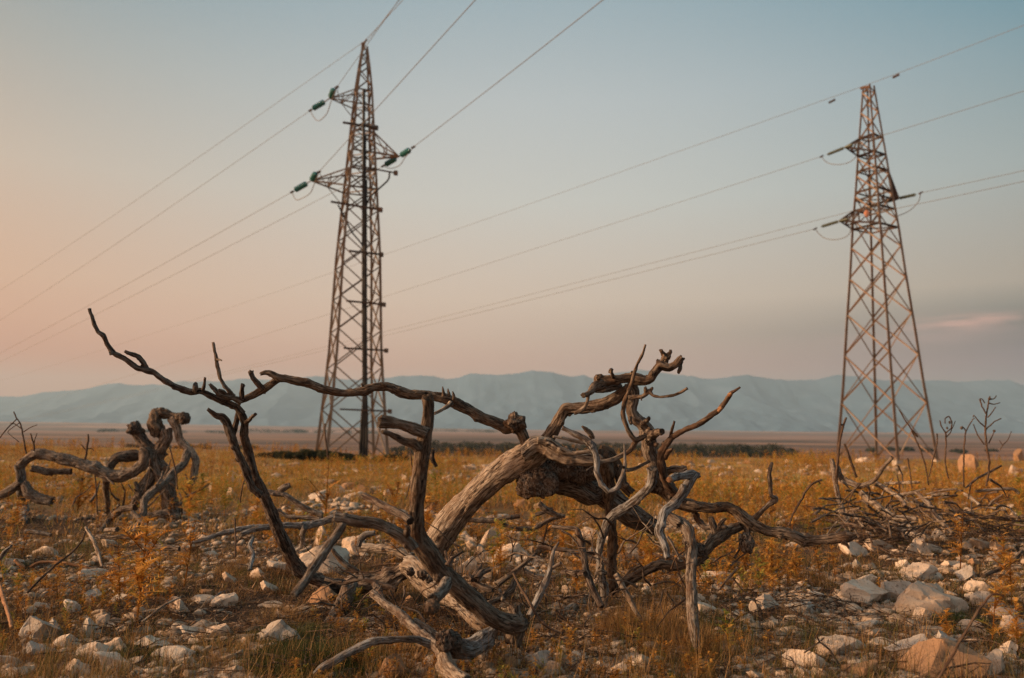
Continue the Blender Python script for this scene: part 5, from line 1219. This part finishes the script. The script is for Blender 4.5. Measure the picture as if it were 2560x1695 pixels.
# further stones scattered between them
g = np.random.default_rng(42)
occ = [(r[1], r[2] + r[4] / 2, r[3] / 2) for r in ROCKS]
want = 300 - len(ROCKS); tries = 0
while want > 0 and tries < 20000:
    tries += 1
    u = g.random()
    if u < 0.30: x, y = g.uniform(0, 1000), g.uniform(1290, 1700)
    elif u < 0.62: x, y = g.uniform(1350, 2560), g.uniform(1330, 1700)
    elif u < 0.80: x, y = g.uniform(0, 2560), g.uniform(1185, 1330)
    elif u < 0.88: x, y = g.uniform(1100, 1500), g.uniform(1300, 1420)
    else: x, y = g.uniform(1150, 2560), g.uniform(1155, 1190)
    sc_ = (y - 1095) / 600
    wpx = (12 + 62 * sc_) * g.uniform(0.45, 1.15)
    if any(abs(x - a) < (wpx / 2 + c_) * 0.9 and abs(y - b2) < 0.35 * (wpx / 2 + c_) for a, b2, c_ in occ): continue
    if 620 < x < 880 and 1540 < y: continue
    occ.append((x, y, wpx / 2)); want -= 1
    add_rock(x, y, wpx, wpx * g.uniform(0.26, 0.5), K_cream if g.random() < 0.75 else (K_grey if g.random() < .6 else K_tan))

# label every rock: look first, then the landmark beside it
LM = [((1150, 1420), 'the foot of the leaning trunk'), ((1335, 1190), 'the burl'), ((820, 1470), 'the knotted root mass'), ((245, 1470), 'the big orange thistle'), ((800, 1630), 'the green grass tuft'), ((1735, 1560), 'the upright grey post'),
      ((1270, 1590), 'the foot of the front branch'), ((1100, 1600), 'the dark hollow root end'), ((2345, 1500), 'the largest cream boulder'), ((2120, 1345), 'the splintered limb end'), ((688, 1580), 'the lichen-blotched grey boulder'),
      ((2380, 1650), 'the rust brown slab'), ((800, 1380), 'the flat-topped pale boulder'), ((420, 1230), 'the left stump'), ((60, 1250), 'the arching left limb'), ((82, 1570), 'the tall pointed grey boulder'), ((2250, 1260), 'the brushwood heap'),
      ((2470, 1200), 'the tallest dry stalk'), ((2215, 1150), 'the right pylon foot'), ((878, 1160), 'the left pylon foot'), ((1480, 1500), 'the pale curved log'), ((1860, 1390), 'the low limb with the gall'), ((2115, 1620), 'the flat shield-shaped slab'),
      ((1650, 1420), 'the low diagonal log'), ((30, 1690), 'the lower left corner'), ((2540, 1560), 'the right edge'), ((1880, 1640), 'the grass right of the post'), ((1560, 1660), 'the bottom edge stones'), ((560, 1440), 'the wavy silver stick'),
      ((1240, 1350), 'the centre rubble'), ((1600, 1210), 'the tangle of limbs'), ((640, 1260), 'the dark upright limb'), ((960, 1240), 'the front branch top'), ((2300, 1420), 'the pale stick on the rocks'), ((380, 1640), 'the lower left rubble'), ((1180, 1160), 'the tree belt'), ((1800, 1180), 'the open orange scrub')]
used = {}
def words(r, lvl):
    o, x, y, wp, hp, mn, Yd = r[:7]
    wm = wp * Yd / F
    size = 'tiny' if wm < 0.055 else 'small' if wm < 0.10 else 'fist-sized' if wm < 0.15 else 'middling' if wm < 0.22 else 'large' if wm < 0.32 else 'very large'
    tone = {'limestone': 'pale', 'grey_limestone': 'greyish', 'tan_stone': 'tan'}[mn]
    q = hp / wp
    shape = 'flat' if q < 0.36 else 'low' if q < 0.46 else 'chunky' if q < 0.62 else 'upright'
    ds = sorted(((math.hypot(x - a, (y - b2) * 1.6), a, b2, nm) for (a, b2), nm in LM))
    d, a, b2, nm = ds[min(lvl, 3)]
    dx, dy = x - a, (y - b2) * 1.6
    far = 'close ' if d < 70 else 'well ' if d > 190 else ''
    if abs(dx) > 2.2 * abs(dy): rel = 'left of' if dx < 0 else 'right of'
    elif abs(dy) > 2.2 * abs(dx): rel = 'behind' if dy < 0 else 'in front of'
    else: rel = ('behind and left of' if dx < 0 else 'behind and right of') if dy < 0 else ('in front and left of' if dx < 0 else 'in front and right of')
    return '%s %s %s rock %s%s %s' % (size, tone, shape, far, rel, nm)
for r in ROCKS:
    lab = None
    if len(r) > 7: lab = r[7]
    else:
        for lvl in range(4):
            c_ = words(r, lvl)
            if c_ not in used: lab = c_; break
        lab = lab or words(r, 0)
    used[lab] = used.get(lab, 0) + 1
    r[0].name = 'boulder' if r[3] * r[6] / F > 0.22 else 'rock'
    tag(r[0], lab, 'rock', 'limestone rocks strewn over the heath')

# rubble: everything smaller, thousands of chips in one mesh
def chip(seed):
    V, Fc = rock_verts(seed, 2, 7, 0.04)
    return V, Fc
CH = [chip(400 + i) for i in range(8)]
def scatter(templates, pos, scl, rotz, tiltx, tone=None):
    """merge transformed copies of template meshes (V,F,[tone]) into one"""
    Vs, Fs, Ts = [], [], []; off = 0
    g = np.random.default_rng(9)
    which = g.integers(0, len(templates), len(pos))
    for k, tp in enumerate(templates):
        m_ = np.nonzero(which == k)[0]
        if not len(m_): continue
        V, Fc = tp[0], tp[1]
        c, s_ = np.cos(rotz[m_]), np.sin(rotz[m_]); ct, st_2 = np.cos(tiltx[m_]), np.sin(tiltx[m_])
        S = scl[m_]
        if S.ndim == 1: S = np.repeat(S[:, None], 3, 1)
        v = V[None] * S[:, None, :]
        y2 = v[..., 1] * ct[:, None] - v[..., 2] * st_2[:, None]; z2 = v[..., 1] * st_2[:, None] + v[..., 2] * ct[:, None]
        x3 = v[..., 0] * c[:, None] - y2 * s_[:, None]; y3 = v[..., 0] * s_[:, None] + y2 * c[:, None]
        W_ = np.stack([x3, y3, z2], -1) + pos[m_][:, None, :]
        Vs.append(W_.reshape(-1, 3))
        fs = Fc if isinstance(Fc, list) else [Fc]
        for f in fs: Fs.append(((f[None] + (np.arange(len(m_)) * len(V))[:, None, None]) + off).reshape(-1, f.shape[1]))
        off += len(m_) * len(V)
        if len(tp) > 2: Ts.append(np.clip(tp[2][None] + tone[m_][:, None], 0, 1).ravel())
        elif tone is not None: Ts.append(np.repeat(tone[m_], len(V)))
    # one array per polygon size
    by = {}
    for f in Fs: by.setdefault(f.shape[1], []).append(f)
    return np.vstack(Vs), [np.vstack(v) for v in by.values()], (np.concatenate(Ts) if Ts else None)
def field(n, y0, y1, seed, pw=1.0, spread=0.74, margin=0.5):
    g = np.random.default_rng(seed)
    y = y0 * (y1 / y0) ** (g.random(n) ** pw)
    x = g.uniform(-1, 1, n) * (y * spread + margin)
    return x, y
x, y = field(46000, 2.9, 34, 21, 1.15)
dens = fbm(x * 0.7, y * 0.7, 5, 3)
keep = dens > -0.25 + 0.62 * sstep(9, 20, y) + 0.3 * sstep(0.25, 0.5, x / y) * sstep(9, 14, y)
x, y = x[keep], y[keep]
g = np.random.default_rng(22)
s = np.minimum(np.exp(g.normal(-4.0, 0.62, len(x))), 0.055) * (1 + sstep(7, 26, y) * 2.4)
pos3 = np.stack([x, y, terr(x, y) + s * 0.15], -1)
S3 = np.stack([s * g.uniform(0.7, 1.3, len(x)), s * g.uniform(0.6, 1.1, len(x)), s * g.uniform(0.3, 0.7, len(x))], -1)
V, Fc, tn = scatter(CH, pos3, S3, g.uniform(0, 6.28, len(x)), g.uniform(-.3, .3, len(x)), g.random(len(x)))
tag(link_mesh('rubble', V, Fc, K_rub, None, False, {'tone': ('FLOAT', tn)}), 'broken limestone chips littering the soil', 'rubble', kind='stuff')

# hand-sized broken pieces packed between the single stones
x, y = field(5200, 3.0, 9.5, 71, 1.1)
g = np.random.default_rng(72)
dens = fbm(x * 0.6, y * 0.6, 15, 3) + 0.45 * sstep(0.05, 0.3, x / y) + 0.35 * sstep(-0.35, -0.6, x / y) * sstep(5.2, 4, y)
dens = dens + 0.5 * np.exp(-((x - 0.15) ** 2 / 0.9 + (y - 7.4) ** 2 / 2.0))
k = dens > 0.25
x, y = x[k], y[k]
s = g.uniform(0.022, 0.062, len(x))
S3 = np.stack([s * g.uniform(0.8, 1.4, len(x)), s * g.uniform(0.6, 1.1, len(x)), s * g.uniform(0.28, 0.6, len(x))], -1)
CH3 = [rock_verts(460 + i, 3, 7 + i % 4, 0.07) for i in range(8)]
V, Fc, tn = scatter(CH3, np.stack([x, y, terr(x, y) + s * 0.10], -1), S3, g.uniform(0, 6.28, len(x)), g.uniform(-.35, .35, len(x)), g.random(len(x)) * 0.8)
tag(link_mesh('stone_litter', V, Fc, K_rub, None, False, {'tone': ('FLOAT', tn)}), 'broken hand-sized limestone pieces packed between the larger stones', 'rubble', kind='stuff')
# ================================================================ grass, litter and thistles
def blades(pos, ln, wd, lean, az_, curl, tone, seg=3):
    n = len(ln)
    t = np.linspace(0, 1, seg + 1)
    ang = lean[:, None] + curl[:, None] * t[None, :]          # angle from vertical
    dl = ln[:, None] / seg
    hx = np.concatenate([np.zeros((n, 1)), np.cumsum(np.sin(ang[:, :-1]) * dl, 1)], 1)
    hz = np.concatenate([np.zeros((n, 1)), np.cumsum(np.cos(ang[:, :-1]) * dl, 1)], 1)
    cx, cy = np.cos(az_), np.sin(az_)
    C = np.stack([pos[:, 0, None] + hx * cx[:, None], pos[:, 1, None] + hx * cy[:, None], pos[:, 2, None] + hz], -1)
    side = np.stack([-cy, cx, np.zeros(n)], -1)[:, None, :]
    wv = (wd[:, None] * (1 - t[None, :] ** 1.6))[:, :seg, None]
    Lf = C[:, :seg] - side * wv; Rt = C[:, :seg] + side * wv
    V = np.concatenate([np.stack([Lf, Rt], 2).reshape(n, 2 * seg, 3), C[:, seg:seg + 1]], 1)
    m_ = 2 * seg + 1
    b0 = (np.arange(n) * m_)[:, None]
    q = np.concatenate([b0 + np.array([[2 * i, 2 * i + 1, 2 * i + 3, 2 * i + 2]]) for i in range(seg - 1)], 0)
    tr = b0 + np.array([[2 * seg - 2, 2 * seg - 1, 2 * seg]])
    return V.reshape(-1, 3), [q, tr], np.repeat(tone, m_)
def grow(name, label, cat, mat, x, y, per, ln, wd, lean, curl, tone_fn, seed, sp=0.03, kind='stuff', lift=0.0):
    g = np.random.default_rng(seed)
    n = len(x) * per
    X_ = np.repeat(x, per) + g.normal(0, sp, n); Y_ = np.repeat(y, per) + g.normal(0, sp, n)
    csz = np.repeat(g.uniform(0.55, 1.3, len(x)), per)
    l_ = g.uniform(ln[0], ln[1], n) * csz
    pos = np.stack([X_, Y_, terr(X_, Y_) - 0.004 + lift * g.random(n)], -1)
    V, Fc, tn = blades(pos, l_, g.uniform(wd[0], wd[1], n) / 2 * (1 + np.clip(Y_ - 5, 0, 20) * 0.10), np.abs(g.normal(lean[0], lean[1], n)), g.uniform(0, 6.283, n), g.uniform(curl[0], curl[1], n), tone_fn(g, X_, Y_, per))
    return tag(link_mesh(name, V, Fc, mat, None, False, {'tone': ('FLOAT', tn)}), label, cat, kind=kind)
def tone_dry(g, X_, Y_, per):
    b_ = np.repeat(g.uniform(0.05, 0.72, len(X_) // per), per)
    gr = np.repeat(g.random(len(X_) // per), per) < (0.24 + 0.26 * np.clip(fbm(X_ * 0.6, Y_ * 0.6, 8, 2), -0.5, 1))
    t_ = np.clip(b_ + g.normal(0, 0.12, len(X_)), 0, 0.8)
    return np.where(gr, g.uniform(0.84, 1.0, len(X_)), t_)
x, y = field(24000, 2.9, 10.5, 31)
gt_ = G(790, 1665)
k = (fbm(x * 0.9, y * 0.9, 11, 3) > -0.62) & (np.hypot((x - gt_.x) / 0.42, (y - gt_.y) / 0.42) > 1)
grow('dry_grass', 'thin dry grass growing between the stones', 'grass', V_grass, x[k], y[k], 11, (0.025, 0.095), (0.0022, 0.0045), (0.75, 0.45), (0.2, 1.9), tone_dry, 32)
x, y = field(2600, 3.0, 9, 33)
k = fbm(x * 0.5, y * 0.5, 14, 2) > 0.05
grow('tall_grass', 'taller wispy straw stems', 'grass', V_grass, x[k], y[k], 7, (0.12, 0.30), (0.0018, 0.0034), (0.2, 0.22), (0.1, 0.9), tone_dry, 34, sp=0.02)
x, y = field(9000, 9.5, 42, 35)
k = (fbm(x * 0.33, y * 0.33, 23, 3) > -0.25) & ~((x / y < -0.36) & (y < 12.5) & (np.arange(len(x)) % 6 > 0))
x, y = x[k], y[k]
grow('distant_grass', 'dry ochre grass over the middle ground', 'grass', V_grass, x, y, 11, (0.08, 0.22), (0.005, 0.010), (0.4, 0.3), (0.2, 1.0), lambda g, X_, Y_, per: np.where(g.random(len(X_)) < 0.28, g.uniform(0.80, 0.92, len(X_)), g.uniform(0.5, 0.8, len(X_))), 36, sp=0.12)
# flat litter: fallen leaves, bark and twig bits
x, y = field(110000, 2.8, 12, 37)
grow('leaf_litter', 'dead leaves, bark flakes and twig bits on the soil', 'litter', V_litter, x, y, 1, (0.02, 0.085), (0.0025, 0.009), (1.35, 0.25), (-0.25, 0.35), lambda g, X_, Y_, per: g.random(len(X_)), 38, lift=0.03)
# straw round the root mass and the post
def tuft(px, py, w_px, n, ln, label, seed, mat=V_grass, lo=0.3, hi=0.8, depth=0.25, wd=(0.002, 0.0036), lean=(0.35, 0.3), name='grass_tuft', grp=None):
    g = np.random.default_rng(seed); c = G(px, py); w_ = w_px * c.y / F / 2
    a_ = g.uniform(0, 6.283, n); r_ = np.sqrt(g.random(n))
    X_ = c.x + np.cos(a_) * r_ * w_; Y_ = c.y + np.sin(a_) * r_ * depth
    pos = np.stack([X_, Y_, terr(X_, Y_) - 0.003], -1)
    V, Fc, tn = blades(pos, g.uniform(ln[0], ln[1], n) * (1.15 - 0.6 * r_), g.uniform(*wd, n) / 2, np.abs(g.normal(lean[0], lean[1], n)), a_ + g.normal(0, 0.9, n), g.uniform(0.2, 1.1, n), g.uniform(lo, hi, n))
    o = link_mesh(name, V - np.array(c), Fc, mat, None, False, {'tone': ('FLOAT', tn)}); o.location = c
    return tag(o, label, 'grass tuft', grp or 'grass tufts')
tuft(790, 1665, 340, 15000, (0.05, 0.14), 'dense low dark green grass tuft at the lower left of centre', 1, V_green, 0.0, 0.88, 0.45, (0.003, 0.0052), name='green_grass_tuft')
tuft(740, 1610, 240, 2600, (0.06, 0.15), 'dark green and straw grass behind the green tuft', 2, V_green, 0.2, 1.0, 0.25, name='green_grass_tuft')
tuft(2390, 1560, 150, 700, (0.06, 0.13), 'green grass tuft before the largest cream boulder', 3, V_green, 0.1, 0.9, 0.12, name='green_grass_tuft')
tuft(2230, 1585, 110, 420, (0.06, 0.12), 'small green tuft among the lower right stones', 4, V_green, 0.1, 0.9, 0.1, name='green_grass_tuft')
tuft(95, 1395, 70, 300, (0.05, 0.11), 'small green tuft on the flat left rock', 5, V_green, 0.1, 0.9, 0.1, name='green_grass_tuft')
tuft(330, 1650, 110, 480, (0.05, 0.12), 'green tuft among the lower left stones', 6, V_green, 0.1, 0.9, 0.12, name='green_grass_tuft')
tuft(1300, 1560, 200, 800, (0.07, 0.17), 'olive tuft right of the front branch foot', 7, V_green, 0.3, 1.0, 0.2, name='green_grass_tuft')
tuft(1620, 1590, 240, 1500, (0.10, 0.34), 'tall straw tuft left of the upright post', 8, lean=(0.3, 0.25), depth=0.3)
tuft(1700, 1640, 200, 900, (0.10, 0.26), 'straw clump around the foot of the post', 9)
tuft(980, 1660, 260, 900, (0.08, 0.24), 'straw tuft below the long pale root', 10)
tuft(1800, 1640, 200, 900, (0.08, 0.22), 'wispy tuft right of the post foot', 11)
tuft(700, 1560, 160, 700, (0.07, 0.2), 'straw tuft behind the blotched grey boulder', 12)
tuft(1480, 1440, 160, 700, (0.08, 0.2), 'orange straw tuft behind the pale curved log', 13, lo=0.4, hi=0.7)
tuft(560, 1640, 260, 1500, (0.05, 0.14), 'short mixed tuft left of the green one', 14, lo=0.2, hi=1.0)

# thistles: stem, side stems and spiny cut leaves
def thistle_geo(seed, h=0.34, n_leaf=34, pairs=6, detail=True):
    g = np.random.default_rng(seed)
    V, Q, T, tone = [], [], [], []
    def strip(p, q, w0, w1, nrm, tn):
        s_ = np.cross(q - p, nrm); s_ /= np.linalg.norm(s_) + 1e-9; k = len(V)
        V.extend([p - s_ * w0, p + s_ * w0, q + s_ * w1, q - s_ * w1]); Q.append((k, k + 1, k + 2, k + 3)); tone.extend([tn] * 4)
    def spike(p, q, w0, nrm, tn):
        s_ = np.cross(q - p, nrm); s_ /= np.linalg.norm(s_) + 1e-9; k = len(V)
        V.extend([p - s_ * w0, p + s_ * w0, q]); T.append((k, k + 1, k + 2)); tone.extend([tn] * 3)
    def leaf(p, az_, el, ln, tn):
        d = np.array([math.cos(az_) * math.cos(el), math.sin(az_) * math.cos(el), math.sin(el)])
        n_ = np.array([-math.cos(az_) * math.sin(el), -math.sin(az_) * math.sin(el), math.cos(el)])
        sd2 = np.cross(d, n_); cur = p.copy(); stp = ln / pairs
        for i in range(pairs):
            d = d + n_ * -0.13 + sd2 * g.uniform(-0.08, 0.08); d /= np.linalg.norm(d)
            nx = cur + d * stp
            strip(cur, nx, 0.0034 * (1 - i / pairs) + 0.001, 0.0034 * (1 - (i + 1) / pairs) + 0.001, n_, tn)
            sl = ln * 0.34 * math.sin(math.pi * (0.18 + 0.72 * i / pairs)) * g.uniform(0.7, 1.2)
            for sg in (-1, 1):
                q = cur + d * stp * 0.5 + sd2 * sg * sl + n_ * sl * g.uniform(-0.1, 0.75) + d * sl * 0.55
                spike(cur, q, 0.0034, n_, tn + g.uniform(-.08, .08))
            cur = nx
        spike(cur, cur + d * ln * 0.16, 0.002, n_, tn)
    def stem(p0, p1, r0):
        for k in range(3):
            a_ = k * 1.05; strip(p0, p1, r0, r0 * 0.6, np.array([math.cos(a_), math.sin(a_), 0.0]), 0.12)
    top = np.array([g.uniform(-.12, .12) * h, g.uniform(-.12, .12) * h, h])
    stem(np.zeros(3), top * 0.5, 0.0042); stem(top * 0.5, top, 0.0028)
    nb = g.integers(2, 6); tips = []
    for i in range(nb):
        f = g.uniform(0.25, 0.75); a_ = g.uniform(0, 6.28); l2 = h * g.uniform(0.25, 0.45)
        p = top * f; q = p + np.array([math.cos(a_) * l2 * 0.7, math.sin(a_) * l2 * 0.7, l2 * 0.75]); stem(p, q, 0.0026); tips.append((p, q))
    for i in range(n_leaf):
        tn = float(np.clip(g.normal(0.45, 0.2), 0, 0.8))
        if i < n_leaf * 0.6 or not tips: f = g.uniform(0.12, 1) ** 0.8; p = top * f; ln = h * g.uniform(0.16, 0.32) * (1.15 - 0.5 * f)
        else:
            a, b_ = tips[i % len(tips)]; f = g.uniform(0.3, 1); p = a + (b_ - a) * f; ln = h * g.uniform(0.12, 0.22)
        leaf(p, g.uniform(0, 6.28), g.uniform(-0.1, 1.0), ln, tn)
    return np.array(V), [np.array(Q), np.array(T)], np.array(tone)
def thistle_stem_leaves(V, F_, tn, nstem):
    pass
TH = [thistle_geo(500 + i, 0.34, 30 + 4 * i, 6) for i in range(5)]
THB = [thistle_geo(520 + i, 0.42, 92, 6) for i in range(2)]
THF = [thistle_geo(540 + i, 0.30, 13, 3) for i in range(5)]
def solo_thistle(px, py, hpx, label, big=False, t=0, grn=0.0):
    c = G(px, py); s_ = hpx * c.y / F / (0.42 if big else 0.34)
    tp = (THB if big else TH)[t]
    V = tp[0] * s_; a = random.uniform(0, 6.28); ca, sa = math.cos(a), math.sin(a)
    V = np.stack([V[:, 0] * ca - V[:, 1] * sa, V[:, 0] * sa + V[:, 1] * ca, V[:, 2]], -1)
    o = link_mesh('dry_thistle', V, tp[1], V_thistle, None, False, {'tone': ('FLOAT', np.clip(tp[2] + grn, 0, 1))}); o.location = c
    return tag(o, label, 'thistle', 'dry spiny thistles')
ST = [
 (342, 1560, 245, 'large bushy orange thistle at the left', 1, 0, 0), (300, 1520, 150, 'orange thistle joined to the left side of the large bushy one', 1, 1, 0), (395, 1510, 130, 'orange thistle joined to the right side of the large bushy one', 0, 2, 0.05),
 (460, 1470, 160, 'tall reddish thistle right of the large bushy one', 0, 1, 0), (470, 1330, 130, 'orange thistle right of the left stump', 1, 0, 0.2), (505, 1300, 110, 'greenish thistle beside the stump limb', 0, 3, 0.4),
 (812, 1330, 165, 'slim orange thistle before the left pylon foot', 0, 0, 0), (975, 1330, 120, 'bright orange thistle behind the side branch', 0, 4, 0), (985, 1420, 110, 'orange thistle leaning over the peeled log', 1, 1, 0), (1070, 1350, 110, 'orange thistle left of the leaning trunk', 1, 0, 0),
 (1250, 1445, 110, 'dry thistle in the centre rubble', 1, 1, 0.05), (1235, 1440, 95, 'small green-topped thistle in the centre rubble', 0, 2, 0.5), (1430, 1330, 90, 'small orange thistle under the burl', 1, 0, 0), (1405, 1400, 100, 'orange thistle beside the jointed branch', 1, 1, 0),
 (1440, 1500, 110, 'orange thistle above the pale curved log', 1, 0, 0), (1595, 1370, 110, 'thistle with green top under the low diagonal log', 0, 3, 0.35), (1610, 1440, 90, 'low orange thistle left of the post', 1, 1, 0), (1930, 1470, 120, 'bushy thistle under the splintered limb end', 1, 0, 0),
 (1990, 1460, 90, 'thistle right of the bushy one under the limb end', 1, 1, 0), (2090, 1460, 90, 'slim thistle left of the right rock heap', 0, 2, 0), (2400, 1440, 150, 'tall slim thistle above the cream boulder', 0, 1, 0), (2480, 1620, 150, 'bright yellow-orange thistle at the lower right', 0, 4, 0.05),
 (2545, 1640, 130, 'spiny thistle touching the right edge at the bottom', 1, 1, 0.05), (2530, 1520, 130, 'orange thistle at the right edge beside the boulders', 1, 0, 0), (2520, 1440, 100, 'orange thistle at the right edge higher up', 1, 1, 0.05), (2370, 1620, 90, 'brown thistle above the grey boulder', 1, 0, 0),
 (2070, 1340, 90, 'green thistle right of the bent dark stalk', 0, 0, 0.55), (1850, 1330, 90, 'orange thistle clump below the bent dark stalk', 1, 1, 0), (1800, 1360, 80, 'low thistle under the gall', 1, 0, 0), (2490, 1290, 90, 'orange thistle right of the heap', 1, 1, 0.05), (2555, 1280, 90, 'greenish thistle at the right edge', 1, 0, 0.35),
 (40, 1330, 80, 'orange thistle at the left edge under the arching limb', 1, 0, 0), (190, 1300, 110, 'orange thistle under the arching limb', 1, 1, 0), (230, 1290, 90, 'second orange thistle under the arching limb, nearer the stump', 1, 0, 0), (310, 1380, 80, 'bright orange thistle before the stump', 1, 1, 0),
 (20, 1360, 60, 'low orange thistle at the left margin', 1, 0, 0), (640, 1340, 100, 'thistle behind the dark upright limb', 1, 0, 0.1), (560, 1290, 80, 'yellow-green thistle between stump and dark limb', 1, 1, 0.4), (1090, 1250, 80, 'green-tipped thistle right of the front branch', 0, 3, 0.45),
 (1855, 1570, 60, 'small thistle right of the post', 1, 0, 0), (1825, 1650, 110, 'green spiny sprig in the lower right grass', 0, 2, 0.6), (2200, 1500, 50, 'tiny thistle before the cream slab', 1, 1, 0)]
for s_ in ST: solo_thistle(*s_)
# the sea of thistles and scrub behind
x, y = field(2600, 3.8, 11.5, 41)
g = np.random.default_rng(43)
k = fbm(x * 0.55, y * 0.55, 21, 2) > -0.15
k2 = ~((x / y > 0.40) & (x / y < 0.66) & (y > 8.2) & (y < 12.5) & (g.random(len(k)) < 0.55)) & ~((x / y < -0.34) & (y > 7.6) & (g.random(len(k)) < 0.93))
x, y = x[k & k2], y[k & k2]; n = len(x)
hs_ = g.uniform(0.45, 1.0, n) * (0.42 + 0.58 * sstep(5.0, 7.5, y))
V, Fc, tn = scatter(TH, np.stack([x, y, terr(x, y)], -1), hs_, g.uniform(0, 6.28, n), g.uniform(-.2, .2, n), np.where(g.random(n) < 0.22, g.uniform(0.3, 0.55, n), g.uniform(-0.3, 0.2, n)))
tag(link_mesh('thistle_patch', V, Fc, V_thistle, None, False, {'tone': ('FLOAT', tn)}), 'dry orange thistles filling the ground between the stones', 'thistles', kind='stuff')
x, y = field(17000, 10.5, 46, 45)
k = fbm(x * 0.33, y * 0.33, 23, 3) > -0.12
k = k & ~((x / y > 0.40) & (x / y < 0.62) & (y < 14) & (g.random(len(x)) < 0.75)) & ~((x / y < -0.34) & (y < 12.2) & (g.random(len(x)) < 0.85))
x, y = x[k], y[k]; n = len(x)
gsel = g.random(n) < 0.28 + 0.9 * np.clip(fbm(x * 0.2, y * 0.2, 29, 2), -0.4, 0.8)
V, Fc, tn = scatter(THF, np.stack([x, y, terr(x, y)], -1), g.uniform(0.5, 1.3, n) * (1 + 0.014 * y) * (0.75 + 0.5 * np.clip(fbm(x * 0.33, y * 0.33, 23, 3), 0, 1)), g.uniform(0, 6.28, n), g.uniform(-.2, .2, n), np.where(gsel, g.uniform(0.3, 0.6, n), g.uniform(-0.05, 0.35, n)))
tag(link_mesh('thistle_heath', V, Fc, V_thistle, None, False, {'tone': ('FLOAT', tn)}), 'orange and green thistle heath reaching to the brow', 'thistles', kind='stuff')

# fallen twigs among the stones
def twig_tpl(seed):
    g = np.random.default_rng(seed); Vs, Qs, Ts, Gs = [], [], [], []; off = 0
    def seg(p, a, ln, r_, lvl):
        nonlocal off
        pts = [p]; 
        for j in range(4):
            a += g.normal(0, 0.3); p = p + np.array([math.cos(a), math.sin(a), g.normal(0.02, 0.12)]) * ln / 4; pts.append(p)
        V, Fc, gr = tube_geo(pts, np.linspace(r_, r_ * 0.35, 5), seg=6, step=0.02, knots=0.5)
        Vs.append(V); Qs.append(Fc[0] + off); Ts.append(Fc[1] + off); Gs.append(gr); off += len(V)
        if lvl < 2:
            for j in (1, 2, 3):
                if g.random() < 0.6: seg(pts[j], a + g.choice([-1, 1]) * g.uniform(0.4, 1.0), ln * 0.5, r_ * 0.55, lvl + 1)
    seg(np.array([0, 0, 0.006]), 0.0, g.uniform(0.18, 0.4), g.uniform(0.003, 0.006), 0)
    return np.vstack(Vs), [np.vstack(Qs), np.vstack(Ts)]
TW = [twig_tpl(700 + i) for i in range(7)]
x, y = field(1100, 3.0, 11, 51)
g = np.random.default_rng(50)
x = np.concatenate([x, g.normal(-0.45, 0.8, 380), g.normal(1.35, 0.6, 260)]); y = np.concatenate([y, g.normal(5.4, 0.5, 380), g.normal(5.3, 0.6, 260)])
x = np.concatenate([x, g.uniform(3.8, 6.3, 120)]); y = np.concatenate([y, g.uniform(8.7, 10.2, 120)])
n = len(x); g = np.random.default_rng(52)
V, Fc, _ = scatter(TW, np.stack([x, y, terr(x, y) + g.uniform(0, 0.05, n) + np.where(y > 8.6, g.uniform(0, 0.28, n) * (x > 3.8), 0)], -1), g.uniform(0.5, 1.2, n) * np.where((y > 8.6) & (x > 3.8), 2.0, 1), g.uniform(0, 6.28, n), g.uniform(-.5, .5, n))
tag(link_mesh('twig_litter', V, Fc, W_twig, None, True, {'grain': ('FLOAT_VECTOR', V * np.array([1, 1, 1.0]))}), 'fine fallen twigs scattered among stones and grass', 'twigs', kind='stuff')

# straw and green blades pushed up round the foot of every stone
g = np.random.default_rng(61)
bx, by = [], []
for r in ROCKS:
    o = r[0]
    if o.location.y > 9: continue
    k = int(5 + 60 * o.scale[0])
    a_ = g.uniform(math.pi * 0.85, math.pi * 2.15, k); rr_ = g.uniform(0.9, 1.25, k)
    bx.extend(o.location.x + np.cos(a_) * o.scale[0] * rr_); by.extend(o.location.y + np.sin(a_) * o.scale[1] * rr_)
bx, by = np.array(bx), np.array(by)
grow('rock_edge_grass', 'blades pushed up around the foot of the stones', 'grass', V_grass, bx, by, 12, (0.025, 0.085), (0.002, 0.004), (0.5, 0.4), (0.3, 1.8), tone_dry, 62, sp=0.02)
# brushy brown weeds
x, y = field(1500, 3.3, 12, 63)
k = fbm(x * 0.8, y * 0.8, 33, 3) > -0.1
grow('dry_weeds', 'bushy brown and olive weeds filling gaps between the stones', 'weeds', V_grass, x[k], y[k], 70, (0.05, 0.17), (0.0018, 0.0034), (0.55, 0.4), (0.1, 1.6), tone_dry, 64, sp=0.055)
# ================================================================ haze
hm = bpy.data.materials.new('haze'); hm.use_nodes = True
t = hm.node_tree; t.nodes.clear()
pv = t.nodes.new('ShaderNodeVolumePrincipled'); ho = t.nodes.new('ShaderNodeOutputMaterial')
pv.inputs['Color'].default_value = (0.54, 0.80, 1.0, 1)
pv.inputs['Density'].default_value = 1.45e-4
pv.inputs['Anisotropy'].default_value = 0.1
t.links.new(pv.outputs[0], ho.inputs['Volume'])
x0, x1, y0, y1, z0, z1 = -7000, 7000, -320, 8200, -60, 575
V = np.array([(x, y, z) for x in (x0, x1) for y in (y0, y1) for z in (z0, z1)], float)
Fc = [(0, 1, 3, 2), (4, 6, 7, 5), (0, 4, 5, 1), (2, 3, 7, 6), (0, 2, 6, 4), (1, 5, 7, 3)]
tag(link_mesh('haze', V, Fc, hm, None, False), 'thin evening haze over the plain', 'haze', kind='stuff')
print('faces', sum(len(m.polygons) for m in bpy.data.meshes), 'objects', len(sc.objects))
